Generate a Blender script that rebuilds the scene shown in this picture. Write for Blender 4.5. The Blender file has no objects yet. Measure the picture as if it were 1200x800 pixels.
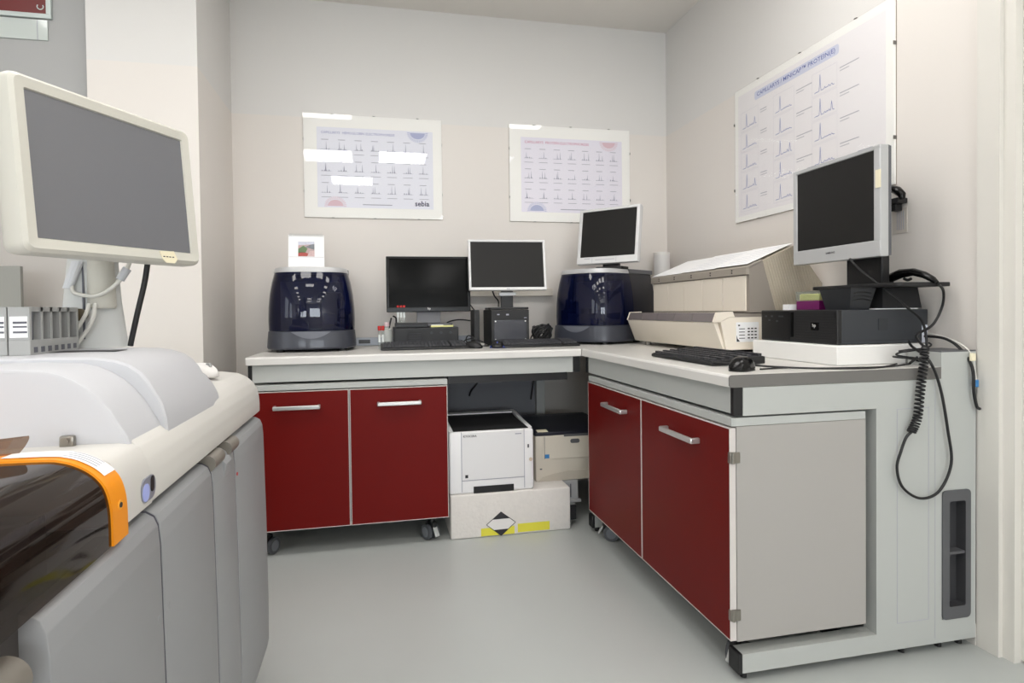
import bpy, bmesh, math, random
from mathutils import Vector, Matrix
random.seed(7)
S = bpy.context.scene
COL = S.collection
PI = math.pi

# ------------------------------------------------------------------ camera
# world: origin = back-right room corner on the floor, +X right, +Y into the back wall, +Z up
FPX, PPX, PPY = 700.09, 592.82, 375.80
YAW, PITCH, ROLL = 0.212, 0.0174, -0.0121
CAM = Vector((-1.8776, -3.6385, 1.0948))
def make_camera():
    c, s = math.cos, math.sin
    fx = Vector((s(YAW), c(YAW), 0)); r = Vector((c(YAW), -s(YAW), 0)); u = Vector((0, 0, 1))
    F = fx * c(PITCH) - u * s(PITCH); U = u * c(PITCH) + fx * s(PITCH)
    R2 = r * c(ROLL) + U * s(ROLL); U2 = U * c(ROLL) - r * s(ROLL)
    cd = bpy.data.cameras.new('camera'); co = bpy.data.objects.new('camera', cd); COL.objects.link(co)
    m = Matrix((R2, U2, -F)).transposed().to_4x4(); m.translation = CAM
    co.matrix_world = m
    cd.sensor_fit = 'HORIZONTAL'; cd.sensor_width = 36.0; cd.lens = FPX / 1200 * 36.0
    cd.shift_x = (600 - PPX) / 1200; cd.shift_y = (PPY - 400) / 1200
    cd.clip_start = 0.02; cd.clip_end = 50
    S.camera = co
make_camera()

# ------------------------------------------------------------------ world, exposure, daylight
W = bpy.data.worlds.new('world'); S.world = W; W.use_nodes = True
W.node_tree.nodes['Background'].inputs[0].default_value = (0.80, 0.88, 1.0, 1)
W.node_tree.nodes['Background'].inputs[1].default_value = 0.6
S.view_settings.view_transform = 'Standard'; S.view_settings.look = 'None'
S.view_settings.exposure = 0.0; S.view_settings.gamma = 1.0; S.view_settings.use_curve_mapping = False
PANEL_STRENGTH = 9.9
WINDOW_POWER = 80.0
SIDE_FILL_POWER = 16.0

XLW = -5.6
def area_light(name, loc, rot, sx, sy, power, color):
    l = bpy.data.lights.new(name, 'AREA'); l.shape = 'RECTANGLE'; l.size = sx; l.size_y = sy
    l.energy = power; l.color = color
    o = bpy.data.objects.new(name, l); o.location = loc; o.rotation_euler = rot; COL.objects.link(o)
    return o
# daylight coming in through the window in the wall behind the photographer
area_light('window_and_fill_light', (-3.60, -12.93, 1.65), (PI / 2, 0, 0), 1.7, 1.15, WINDOW_POWER, (0.86, 0.93, 1.0))
area_light('window_and_fill_light', (-1.30, -12.93, 1.65), (PI / 2, 0, 0), 1.7, 1.15, WINDOW_POWER, (0.86, 0.93, 1.0))

# added fill from invented windows in the left wall, brightening the right-hand side
area_light('window_and_fill_light', (XLW + .07, -4.6, 1.65), (PI / 2, 0, -PI / 2), 1.7, 1.15, SIDE_FILL_POWER, (0.90, 0.95, 1.0))
area_light('window_and_fill_light', (XLW + .07, -7.2, 1.65), (PI / 2, 0, -PI / 2), 1.7, 1.15, SIDE_FILL_POWER, (0.90, 0.95, 1.0))

# ------------------------------------------------------------------ materials
def lin(c):
    return tuple((x / 255 / 12.92) if x / 255 <= 0.04045 else ((x / 255 + 0.055) / 1.055) ** 2.4 for x in c)
MATS = {}
def mat(name, rgb, rough=0.5, metal=0.0, spec=0.5, var=0.0, vscale=20.0, bump=0.0, bscale=200.0, coat=0.0, coat_rough=0.05, emit=None, estr=0.0, tint2=None):
    if name in MATS: return MATS[name]
    m = bpy.data.materials.new(name); m.use_nodes = True
    nt = m.node_tree; N = nt.nodes; L = nt.links
    b = N['Principled BSDF']
    col = lin(rgb)
    b.inputs['Base Color'].default_value = (*col, 1)
    b.inputs['Roughness'].default_value = rough
    b.inputs['Metallic'].default_value = metal
    b.inputs['Specular IOR Level'].default_value = spec
    if coat:
        b.inputs['Coat Weight'].default_value = coat; b.inputs['Coat Roughness'].default_value = coat_rough
    if emit:
        b.inputs['Emission Color'].default_value = (*lin(emit), 1); b.inputs['Emission Strength'].default_value = estr
    tc = None
    if var or bump:
        tc = N.new('ShaderNodeTexCoord')
    if var:
        n = N.new('ShaderNodeTexNoise'); n.inputs['Scale'].default_value = vscale; n.inputs['Detail'].default_value = 4
        L.new(tc.outputs['Object'], n.inputs['Vector'])
        mx = N.new('ShaderNodeMix'); mx.data_type = 'RGBA'
        c2 = lin(tint2) if tint2 else tuple(x * (1 - var) for x in col)
        c1 = col if tint2 else tuple(min(1, x * (1 + var)) for x in col)
        mx.inputs[6].default_value = (*c1, 1); mx.inputs[7].default_value = (*c2, 1)
        L.new(n.outputs['Fac'], mx.inputs[0]); L.new(mx.outputs[2], b.inputs['Base Color'])
    if bump:
        n2 = N.new('ShaderNodeTexNoise'); n2.inputs['Scale'].default_value = bscale; n2.inputs['Detail'].default_value = 3
        L.new(tc.outputs['Object'], n2.inputs['Vector'])
        bp = N.new('ShaderNodeBump'); bp.inputs['Strength'].default_value = bump; bp.inputs['Distance'].default_value = 0.002
        L.new(n2.outputs['Fac'], bp.inputs['Height']); L.new(bp.outputs['Normal'], b.inputs['Normal'])
    MATS[name] = m
    return m

def glass(name, tint, refl_rough=0.02, ior=1.45, body=0.0, body_rgb=(128, 128, 128)):
    """thin clear sheet: tinted see-through plus fresnel gloss (and optionally a little milky body)"""
    if name in MATS: return MATS[name]
    m = bpy.data.materials.new(name); m.use_nodes = True
    nt = m.node_tree; N = nt.nodes; L = nt.links
    N.remove(N['Principled BSDF']); out = N['Material Output']
    tr = N.new('ShaderNodeBsdfTransparent'); tr.inputs[0].default_value = (*tint, 1)
    gl = N.new('ShaderNodeBsdfGlossy'); gl.inputs['Roughness'].default_value = refl_rough
    # Schlick reflectance, the same from both sides of the sheet
    lw = N.new('ShaderNodeLayerWeight'); lw.inputs['Blend'].default_value = 0.5
    pw = N.new('ShaderNodeMath'); pw.operation = 'POWER'; pw.inputs[1].default_value = 5.0; L.new(lw.outputs['Facing'], pw.inputs[0])
    f0 = ((ior - 1) / (ior + 1)) ** 2
    fr = N.new('ShaderNodeMath'); fr.operation = 'MULTIPLY_ADD'; fr.inputs[1].default_value = 1 - f0; fr.inputs[2].default_value = f0; L.new(pw.outputs[0], fr.inputs[0])
    base = tr.outputs[0]
    if body:
        df = N.new('ShaderNodeBsdfDiffuse'); df.inputs[0].default_value = (*lin(body_rgb), 1)
        mb = N.new('ShaderNodeMixShader'); mb.inputs[0].default_value = body
        L.new(tr.outputs[0], mb.inputs[1]); L.new(df.outputs[0], mb.inputs[2]); base = mb.outputs[0]
    mx = N.new('ShaderNodeMixShader'); L.new(fr.outputs[0], mx.inputs[0]); L.new(base, mx.inputs[1]); L.new(gl.outputs[0], mx.inputs[2])
    L.new(mx.outputs[0], out.inputs['Surface'])
    MATS[name] = m
    return m

def wall_mat():
    """two paints on the walls: cooler above, warmer satin below, meeting at 2.2265 m"""
    m = bpy.data.materials.new('two_tone_wall_paint'); m.use_nodes = True
    nt = m.node_tree; N = nt.nodes; L = nt.links; b = N['Principled BSDF']
    g = N.new('ShaderNodeNewGeometry'); sp = N.new('ShaderNodeSeparateXYZ'); L.new(g.outputs['Position'], sp.inputs[0])
    mr = N.new('ShaderNodeMapRange'); mr.inputs['From Min'].default_value = 2.2255; mr.inputs['From Max'].default_value = 2.2275
    L.new(sp.outputs['Z'], mr.inputs['Value'])
    n = N.new('ShaderNodeTexNoise'); n.inputs['Scale'].default_value = 1.5; n.inputs['Detail'].default_value = 5
    L.new(g.outputs['Position'], n.inputs['Vector'])
    lo = N.new('ShaderNodeMix'); lo.data_type = 'RGBA'; lo.inputs[6].default_value = (*lin((232, 227, 221)), 1); lo.inputs[7].default_value = (*lin((229, 223, 217)), 1)
    up = N.new('ShaderNodeMix'); up.data_type = 'RGBA'; up.inputs[6].default_value = (*lin((228, 226, 223)), 1); up.inputs[7].default_value = (*lin((224, 222, 219)), 1)
    L.new(n.outputs['Fac'], lo.inputs[0]); L.new(n.outputs['Fac'], up.inputs[0])
    mx = N.new('ShaderNodeMix'); mx.data_type = 'RGBA'
    L.new(mr.outputs[0], mx.inputs[0]); L.new(lo.outputs[2], mx.inputs[6]); L.new(up.outputs[2], mx.inputs[7])
    L.new(mx.outputs[2], b.inputs['Base Color'])
    b.inputs['Roughness'].default_value = 0.45
    b.inputs['Specular IOR Level'].default_value = 0.35
    n2 = N.new('ShaderNodeTexNoise'); n2.inputs['Scale'].default_value = 90; L.new(g.outputs['Position'], n2.inputs['Vector'])
    bp = N.new('ShaderNodeBump'); bp.inputs['Strength'].default_value = 0.06; bp.inputs['Distance'].default_value = 0.002
    L.new(n2.outputs['Fac'], bp.inputs['Height']); L.new(bp.outputs['Normal'], b.inputs['Normal'])
    return m
M_WALL = wall_mat()
M_CEIL = mat('ceiling_paint', (236, 232, 226), 0.85, spec=0.2, bump=0.05)
M_FLOOR = mat('grey_vinyl_floor', (182, 186, 184), 0.32, spec=0.45, var=0.03, vscale=3.0, bump=0.015, bscale=40)
M_LINTEL = mat('grey_lintel_paint', (176, 176, 175), 0.7)
M_TRIM = mat('white_door_paint', (224, 221, 214), 0.4)
M_BENCH = mat('bench_light_grey', (185, 188, 185), 0.45, var=0.01)
M_TOP = mat('worktop_laminate', (208, 206, 201), 0.38, var=0.015, vscale=60)
M_TOPEDGE = mat('worktop_white_edge', (224, 222, 218), 0.35)
M_TOPEND = mat('worktop_grey_end', (112, 110, 107), 0.5, var=0.04, vscale=15)
M_BLACK = mat('black_plastic', (22, 22, 24), 0.45)
M_BLACKG = mat('black_gloss_plastic', (10, 10, 11), 0.2, spec=0.25)
M_BLACKM = mat('black_matt', (30, 30, 32), 0.65)
M_CASE = mat('charcoal_metal_case', (52, 55, 60), 0.5, var=0.02)
M_SCREEN = mat('dark_lcd_screen', (30, 29, 28), 0.45, spec=0.25)
M_SCREENG = mat('black_gloss_lcd', (9, 9, 9), 0.10, spec=0.12)
M_RED = mat('dark_red_laminate', (106, 17, 14), 0.45, spec=0.15, var=0.05, vscale=8)
M_CABSIDE = mat('cabinet_warm_grey', (170, 167, 163), 0.5)
M_ALU = mat('brushed_aluminium', (214, 214, 212), 0.32, metal=0.75)
M_EDGE = mat('door_white_edging', (212, 206, 202), 0.45)
M_CHROME = mat('hinge_metal', (150, 146, 138), 0.3, metal=0.9)
M_DGREY = mat('duct_dark_grey', (88, 89, 92), 0.5)
M_DGREY2 = mat('recess_dark_grey', (62, 62, 65), 0.55)
M_PANELDARK = mat('bench_back_panel', (120, 122, 128), 0.55)
M_WHITE = mat('white_plastic', (232, 230, 228), 0.35)
M_ANW = mat('analyzer_cream_plastic', (211, 209, 204), 0.5, spec=0.3)
M_HOOD = mat('analyzer_white_hood', (198, 199, 203), 0.55, spec=0.3)
M_ANG = mat('analyzer_grey_door', (152, 154, 156), 0.5, bump=0.03, bscale=500)
M_ANG2 = mat('analyzer_inner_grey', (58, 58, 64), 0.6)
M_TAUPE = mat('taupe_hinge_plastic', (126, 121, 113), 0.4)
M_ORANGE = mat('orange_trim', (246, 152, 14), 0.4)
M_BEIGE = mat('monitor_beige', (207, 205, 195), 0.4)
M_TOUCH = mat('touch_screen_grey', (112, 113, 117), 0.22, spec=0.55)
M_SILVER = mat('silver_bezel', (196, 197, 198), 0.35, metal=0.25)
M_SILVERW = mat('pale_silver_bezel', (222, 222, 222), 0.35, metal=0.1)
M_SIDE = mat('monitor_slate_side', (92, 94, 99), 0.45)
M_PRW = mat('printer_white', (245, 245, 246), 0.4)
M_PRB = mat('printer_beige', (206, 199, 185), 0.45)
M_NAVY = mat('navy_lid_plastic', (26, 28, 40), 0.4)
M_STYRO = mat('styrofoam', (226, 222, 217), 0.75, bump=0.8, bscale=70, var=0.06, vscale=45)
M_YELLOW = mat('yellow_tape', (226, 219, 70), 0.4)
M_PAPER = mat('paper', (250, 250, 250), 0.7)
M_PAPERY = mat('yellow_paper', (238, 236, 160), 0.7)
M_CREAM = mat('cream_note_paper', (242, 234, 205), 0.7)
M_INK = mat('dark_ink', (45, 43, 48), 0.6)
M_INKB = mat('blue_ink', (96, 112, 178), 0.6)
M_INKBD = mat('navy_ink', (40, 38, 80), 0.6)
M_INKG = mat('grey_ink', (172, 172, 184), 0.6)
M_INKP = mat('pink_ink', (206, 130, 160), 0.6)
M_PBLUE = mat('poster_pale_blue', (238, 239, 248), 0.6)
M_PBLUE2 = mat('poster_pale_lilac', (239, 236, 246), 0.6)
M_PPALE = mat('poster_pale_paper', (244, 241, 242), 0.6)
M_BOARD = mat('poster_mount_board', (252, 251, 247), 0.6)
M_CLIP = mat('steel_clip', (120, 118, 114), 0.35, metal=0.6)
M_POSTGLASS = glass('poster_glass', (0.998, 0.998, 0.998), 0.0, 1.4)
M_CLEAR = glass('clear_plastic', (0.93, 0.95, 0.94), 0.05, 1.45, 0.08, (230, 235, 235))
M_MILK = glass('milky_plastic', (0.8, 0.82, 0.8), 0.2, 1.4, 0.45, (225, 228, 224))
M_SMOKE = glass('smoked_brown_cover', (0.16, 0.115, 0.095), 0.06, 1.45, 0.30, (62, 50, 44))
M_SMOKEL = glass('light_brown_acrylic', (0.40, 0.29, 0.22), 0.05, 1.5, 0.35, (112, 92, 78))
M_BLUECOV = glass('navy_tinted_cover', (0.06, 0.09, 0.24), 0.02, 1.5, 0.4, (12, 20, 60))
M_BLUEBASE = mat('slate_blue_base', (58, 61, 71), 0.38, coat=0.2)
M_BLUEDARK = mat('navy_housing', (26, 28, 38), 0.2)
M_BIO = mat('analyzer_beige', (244, 235, 220), 0.45)
M_BIOS = mat('analyzer_taupe', (150, 142, 133), 0.5)
M_BIOV = mat('analyzer_vent_beige', (176, 165, 147), 0.5)
M_SMOKEB = glass('smoked_grey_strip', (0.25, 0.23, 0.24), 0.1, 1.5, 0.85, (132, 124, 124))
M_PURPLE = mat('purple_plastic', (112, 22, 92), 0.4)
M_REDCAP = mat('red_cap', (190, 30, 26), 0.4)
M_REDSIGN = mat('maroon_sign', (112, 36, 36), 0.4)
M_SIGNFR = mat('sign_frame_aluminium', (196, 204, 202), 0.4, metal=0.2)
M_RACK = mat('rack_grey', (168, 169, 168), 0.5)
M_RACKD = mat('rack_slot', (98, 99, 108), 0.6)
M_CABLEW = mat('pale_cable', (214, 213, 206), 0.5)
M_BROWNK = mat('brown_knob', (92, 80, 58), 0.35)
M_WHEEL = mat('caster_grey', (84, 87, 92), 0.5)
M_BLUE = mat('blue_plug', (60, 130, 190), 0.4)
M_BLUEM = mat('blue_translucent_plastic', (38, 52, 120), 0.25)
M_GREYBOX = mat('grey_cabinet_paint', (166, 166, 160), 0.6)
M_LIGHT = mat('light_diffuser', (255, 252, 245), 0.5, emit=(254, 251, 248), estr=PANEL_STRENGTH)
M_GREEN = mat('leaf_print', (96, 120, 84), 0.6)
M_BLUELED = mat('blue_led', (168, 178, 226), 0.2, emit=(120, 150, 255), estr=0.12)

# ------------------------------------------------------------------ mesh builder
class B:
    def __init__(s): s.bm = bmesh.new()
    def box(s, x0, x1, y0, y1, z0, z1, bev=0.0, seg=2):
        t = bmesh.new()
        bmesh.ops.create_cube(t, size=1.0)
        bmesh.ops.scale(t, vec=(x1 - x0, y1 - y0, z1 - z0), verts=t.verts)
        bmesh.ops.translate(t, vec=((x0 + x1) / 2, (y0 + y1) / 2, (z0 + z1) / 2), verts=t.verts)
        if bev: bmesh.ops.bevel(t, geom=t.edges[:], offset=bev, segments=seg, profile=0.5, affect='EDGES')
        return s._join(t)
    def _join(s, t, M=None):
        if M is not None: bmesh.ops.transform(t, matrix=M, verts=t.verts)
        me = bpy.data.meshes.new('tmp'); t.to_mesh(me); t.free(); s.bm.from_mesh(me); bpy.data.meshes.remove(me)
        return s
    def prism(s, pts, axis, a0, a1, bev=0.0, seg=2):
        """pts: polygon in the plane across axis ('x': (y,z), 'y': (x,z), 'z': (x,y))"""
        t = bmesh.new()
        def v(p, a): return {'x': (a, p[0], p[1]), 'y': (p[0], a, p[1]), 'z': (p[0], p[1], a)}[axis]
        A = [t.verts.new(v(p, a0)) for p in pts]; Bv = [t.verts.new(v(p, a1)) for p in pts]
        n = len(pts)
        t.faces.new(A); t.faces.new(Bv[::-1])
        for i in range(n): t.faces.new((A[i], Bv[i], Bv[(i + 1) % n], A[(i + 1) % n]))
        bmesh.ops.recalc_face_normals(t, faces=t.faces)
        if bev: bmesh.ops.bevel(t, geom=t.edges[:], offset=bev, segments=seg, profile=0.5, affect='EDGES')
        return s._join(t)
    def loft(s, rings, cap=True):
        t = bmesh.new()
        R = [[t.verts.new(p) for p in r] for r in rings]
        n = len(R[0])
        for a, b in zip(R[:-1], R[1:]):
            for i in range(n): t.faces.new((a[i], a[(i + 1) % n], b[(i + 1) % n], b[i]))
        if cap: t.faces.new(R[0][::-1]); t.faces.new(R[-1])
        bmesh.ops.recalc_face_normals(t, faces=t.faces)
        return s._join(t)
    def strip(s, rows):
        """open sheet from rows of points"""
        R = [[s.bm.verts.new(p) for p in r] for r in rows]
        for a, b in zip(R[:-1], R[1:]):
            for i in range(len(a) - 1): s.bm.faces.new((a[i], a[i + 1], b[i + 1], b[i]))
        return s
    def cyl(s, p0, p1, r0, r1=None, n=20):
        r1 = r0 if r1 is None else r1
        p0 = Vector(p0); p1 = Vector(p1); d = (p1 - p0).normalized()
        a = d.orthogonal().normalized(); b = d.cross(a)
        f = lambda p, r: [p + (a * math.cos(2 * PI * i / n) + b * math.sin(2 * PI * i / n)) * r for i in range(n)]
        return s.loft([f(p0, r0), f(p1, r1)])
    def lathe(s, prof, c=(0, 0, 0), n=24):
        return s.loft([[(c[0] + r * math.cos(2 * PI * i / n), c[1] + r * math.sin(2 * PI * i / n), c[2] + z) for i in range(n)] for r, z in prof])
    def tube(s, pts, r, n=8, sub=5):
        P = spline(pts, sub) if sub > 1 else [Vector(p) for p in pts]
        rings = []; a = None
        for i, p in enumerate(P):
            d = (P[min(i + 1, len(P) - 1)] - P[max(i - 1, 0)])
            if d.length < 1e-9: d = Vector((0, 0, 1))
            d.normalize()
            if a is None: a = d.orthogonal().normalized()
            else:
                a = a - d * a.dot(d)
                a = a.normalized() if a.length > 1e-6 else d.orthogonal().normalized()
            b = d.cross(a)
            rings.append([p + (a * math.cos(2 * PI * k / n) + b * math.sin(2 * PI * k / n)) * r for k in range(n)])
        return s.loft(rings)
    def quad(s, a, b, c, d):
        s.bm.faces.new([s.bm.verts.new(p) for p in (a, b, c, d)]); return s
    def xf(s, M):
        bmesh.ops.transform(s.bm, matrix=M, verts=s.bm.verts); return s
    def to(s, name, m, root=None, label=None, smooth=20, kind=None, recalc=True):
        if recalc: bmesh.ops.recalc_face_normals(s.bm, faces=s.bm.faces)
        me = bpy.data.meshes.new(name); s.bm.to_mesh(me); s.bm.free()
        me.materials.append(m)
        if smooth:
            for p in me.polygons: p.use_smooth = True
            me.set_sharp_from_angle(angle=math.radians(smooth))
        o = bpy.data.objects.new(name, me); COL.objects.link(o)
        if root is not None: o.parent = root
        if label: o['label'] = label
        if kind: o['kind'] = kind
        return o

def spline(pts, sub=5):
    P = [Vector(p) for p in pts]; out = []
    for i in range(len(P) - 1):
        p0 = P[max(i - 1, 0)]; p1 = P[i]; p2 = P[i + 1]; p3 = P[min(i + 2, len(P) - 1)]
        for k in range(sub):
            t = k / sub
            out.append(0.5 * ((2 * p1) + (p2 - p0) * t + (2 * p0 - 5 * p1 + 4 * p2 - p3) * t * t + (3 * p1 - p0 - 3 * p2 + p3) * t ** 3))
    out.append(P[-1])
    return out

def thing(name, label, cat, loc=(0, 0, 0), rz=0.0, group=None):
    o = bpy.data.objects.new(name, None); o.empty_display_size = 0.05; COL.objects.link(o)
    o.location = loc; o.rotation_euler = (0, 0, rz); tag(o, label, cat, group)
    return o
def tag(o, label, cat, group=None):
    o['label'] = label; o['category'] = cat
    if group: o['group'] = group
    return o
def origin(o, loc):
    """move a one-mesh thing's origin to its base"""
    v = Vector(loc); o.data.transform(Matrix.Translation(-v)); o.location = v; return o
def struct(o): o['kind'] = 'structure'; return o
def sup(a, b, n, k=40, cx=0, cy=0, z=0):
    out = []
    for i in range(k):
        t = 2 * PI * i / k; c, s_ = math.cos(t), math.sin(t)
        out.append((cx + a * math.copysign(abs(c) ** (2 / n), c), cy + b * math.copysign(abs(s_) ** (2 / n), s_), z))
    return out
def rrect(w, h, r, k=5, cx=0, cy=0):
    out = []
    for qx, qy, a0 in ((w / 2 - r, h / 2 - r, 0), (-w / 2 + r, h / 2 - r, PI / 2), (-w / 2 + r, -h / 2 + r, PI), (w / 2 - r, -h / 2 + r, 1.5 * PI)):
        for i in range(k + 1):
            a = a0 + PI / 2 * i / k; out.append((cx + qx + r * math.cos(a), cy + qy + r * math.sin(a)))
    return out
def frame_matrix(o, right, up):
    r = Vector(right).normalized(); u = Vector(up); u = (u - r * u.dot(r)).normalized(); n = r.cross(u)
    m = Matrix((r, u, n)).transposed().to_4x4(); m.translation = Vector(o); return m
def text(name, body, o, right, up, width, m, root, height=None, bold=0.0, label=None):
    """flat lettering lying on a surface, starting at o"""
    cu = bpy.data.curves.new(name, 'FONT'); cu.body = body; cu.size = 1.0; cu.offset = bold; cu.resolution_u = 2
    ob = bpy.data.objects.new(name, cu); COL.objects.link(ob)
    me = bpy.data.meshes.new_from_object(ob.evaluated_get(bpy.context.evaluated_depsgraph_get()))
    bpy.data.objects.remove(ob); bpy.data.curves.remove(cu)
    xs = [v.co.x for v in me.vertices]; ys = [v.co.y for v in me.vertices]
    sx = width / (max(xs) - min(xs)); sy = sx if height is None else height / (max(ys) - min(ys))
    me.transform(Matrix.Diagonal((sx, sy, 1, 1)) @ Matrix.Translation((-min(xs), -min(ys), 0)))
    me.transform(frame_matrix(o, right, up))
    me.materials.clear(); me.materials.append(m)
    me.name = name
    t = bpy.data.objects.new(name, me); COL.objects.link(t)
    if root is not None: t.parent = root
    if label: t['label'] = label
    return t

# ================================================================== THE ROOM
ZC = 2.90
XL, YF = -5.6, -13.0
struct(B().box(XL - .1, 0.3, YF - .1, 0.2, -0.10, 0.0).to('floor', M_FLOOR))
struct(B().box(XL - .1, 0.3, YF - .1, 0.2, ZC, ZC + 0.10).to('ceiling', M_CEIL))
struct(B().box(XL - .1, 0.3, 0.0, 0.12, 0, ZC).to('wall_back', M_WALL))
wr = B().box(0, 0.12, -2.10, 0.0, 0, ZC).box(0, 0.12, YF, -3.10, 0, ZC).box(0, 0.12, -3.10, -2.10, 2.12, ZC)
struct(wr.to('wall_right', M_WALL))
wl = B().box(XL - .1, XL, -3.7, 0, 0, ZC).box(XL - .1, XL, -6.3, -5.5, 0, ZC).box(XL - .1, XL, YF, -8.1, 0, ZC)
for wy in (-5.5, -8.1): wl.box(XL - .1, XL, wy, wy + 1.8, 0, 1.05).box(XL - .1, XL, wy, wy + 1.8, 2.25, ZC)
struct(wl.to('wall_left', M_WALL, smooth=0))
for k, wy in enumerate((-5.5, -8.1)):  # unseen side windows, added as openings for the left fill light
    a_, b_ = XL - .08, XL - .02
    win = struct(B().box(a_, b_, wy, wy + .06, 1.05, 2.25).box(a_, b_, wy + 1.74, wy + 1.8, 1.05, 2.25).box(a_, b_, wy + .87, wy + .93, 1.11, 2.19).box(a_, b_, wy + .06, wy + 1.74, 1.05, 1.11).box(a_, b_, wy + .06, wy + 1.74, 2.19, 2.25).to('window_%d' % (k + 3), M_TRIM, smooth=0))
    B().box(XL - .055, XL - .05, wy + .06, wy + .87, 1.11, 2.19).to('pane', M_POSTGLASS, win)
    B().box(XL - .055, XL - .05, wy + .93, wy + 1.74, 1.11, 2.19).to('pane', M_POSTGLASS, win)
# wall behind the photographer, with a window
wf = B().box(XL, -4.5, YF - .1, YF, 0, ZC).box(-2.7, -2.2, YF - .1, YF, 0, ZC).box(-.4, 0.12, YF - .1, YF, 0, ZC)
for wx in (-4.5, -2.2): wf.box(wx, wx + 1.8, YF - .1, YF, 0, 1.05).box(wx, wx + 1.8, YF - .1, YF, 2.25, ZC)
struct(wf.to('wall_front', M_WALL, smooth=0))
for k, wx in enumerate((-4.5, -2.2)):
    a_, b_ = YF - .08, YF - .02
    win = struct(B().box(wx, wx + .06, a_, b_, 1.05, 2.25).box(wx + 1.74, wx + 1.8, a_, b_, 1.05, 2.25).box(wx + .87, wx + .93, a_, b_, 1.11, 2.19).box(wx + .06, wx + 1.74, a_, b_, 1.05, 1.11).box(wx + .06, wx + 1.74, a_, b_, 2.19, 2.25).to('window_%d' % (k + 1), M_TRIM, smooth=0))
    B().box(wx + .06, wx + .87, YF - .055, YF - .05, 1.11, 2.19).to('pane', M_POSTGLASS, win)
    B().box(wx + .93, wx + 1.74, YF - .055, YF - .05, 1.11, 2.19).to('pane', M_POSTGLASS, win)
# the projecting pier beside the bench and the lintel over the passage to its left
struct(B().box(-3.115, -2.664, -0.654, 0.0, 0, ZC).to('wall_pier', M_WALL))
struct(B().box(XL, -3.115, -0.60, -0.42, 2.02, ZC).to('wall_lintel', M_LINTEL))
# door on the right-hand wall
dr = struct(B().box(-0.012, 0.10, -2.165, -2.095, 0, 2.19).box(-0.012, 0.10, -3.105, -3.035, 0, 2.19).box(-0.012, 0.10, -3.035, -2.165, 2.12, 2.19).to('trim_1', M_TRIM))
struct(B().box(0.004, 0.11, -2.20, -2.165, 0, 2.12).box(0.004, 0.11, -3.035, -3.0, 0, 2.12).box(0.004, 0.11, -3.0, -2.20, 2.09, 2.12).to('trim_2', M_TRIM))
dd = struct(B().box(0.03, 0.07, -3.0, -2.20, 0.008, 2.09).to('door_1', M_TRIM))
dh = B().cyl((0.03, -2.92, 1.02), (-0.02, -2.92, 1.02), 0.009).tube([(-0.02, -2.92, 1.02), (-0.026, -2.88, 1.02), (-0.026, -2.80, 1.02)], 0.008)
dh.to('door_handle', M_ALU, dd)
struct(B().box(-0.014, 0.0, -0.60, -2.094, 0, 0.07).to('baseboard_right', M_TRIM))

# ceiling lights (flush square panels behind and above the photographer)
for i, (lx, ly) in enumerate([(-2.40, -3.55), (-1.56, -3.50), (-2.18, -4.85), (-2.35, -1.90), (-1.45, -1.72), (-0.55, -1.90), (-0.55, -4.85), (-3.6, -3.5), (-3.6, -1.9), (-0.55, -3.5), (-3.6, -5.2), (-0.4, -6.4), (-3.6, -6.7), (-0.4, -7.9), (-3.6, -8.2), (-2.2, -9.4), (-0.9, -9.4), (-3.6, -9.7), (-2.2, -10.9), (-0.9, -10.9), (-3.6, -11.2)]):  # corner panel added to brighten the back wall; some others set clear of reflections
    t = thing('ceiling_light', 'square recessed ceiling light panel with white frame', 'ceiling light', (lx, ly, ZC), 0, 'square light panels in the ceiling')
    B().box(-.30, .30, -.30, -.27, -.012, -.0).box(-.30, .30, .27, .30, -.012, 0).box(-.30, -.27, -.27, .27, -.012, 0).box(.27, .30, -.27, .27, -.012, 0).to('frame', M_WHITE, t, smooth=0)
    B().box(-.27, .27, -.27, .27, -.008, -.001).to('diffuser', M_LIGHT, t, smooth=0)

# ================================================================== WALL FRAMES (posters)
def poster(loc, right, w, h, label, cat='poster', group=None):
    """root at lower-left corner of the frame; local u to the right, v up, n out of the wall"""
    t = thing('framed_poster', label, cat, loc)
    t.rotation_euler = frame_matrix((0, 0, 0), right, (0, 0, 1)).to_euler()
    B().box(0.001, w - .001, 0.001, h - .001, 0.002, 0.008).to('backing_board', M_BOARD, t, smooth=0)
    B().box(0, w, 0, h, 0.0, 0.002).to('rear_panel', mat('hardboard_brown', (138, 118, 104), .7), t, smooth=0)
    B().box(0, w, 0, h, 0.0115, 0.0135).to('glass', M_POSTGLASS, t, smooth=0)
    for (u, v, du, dv) in [(w * .2, 0, 1, 0), (w * .5, 0, 1, 0), (w * .82, 0, 1, 0), (w * .2, h, 1, 0), (w * .5, h, 1, 0), (w * .82, h, 1, 0), (0, h * .25, 0, 1), (0, h * .75, 0, 1), (w, h * .25, 0, 1), (w, h * .75, 0, 1)]:
        B().box(u - .006 * du - .0008, u + .006 * du + .0008, v - .006 * dv - .0008, v + .006 * dv + .0008, 0.0, 0.0148).to('clip', M_CLIP, t, smooth=0)
    return t
def line(b, u0, v0, u1, v1, wd, z):
    d = Vector((u1 - u0, v1 - v0)); n = Vector((-d.y, d.x)).normalized() * wd / 2
    b.quad((u0 - n.x, v0 - n.y, z), (u1 - n.x, v1 - n.y, z), (u1 + n.x, v1 + n.y, z), (u0 + n.x, v0 + n.y, z))
def poly(b, pts, z): b.bm.faces.new([b.bm.verts.new((p[0], p[1], z)) for p in pts])
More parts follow.
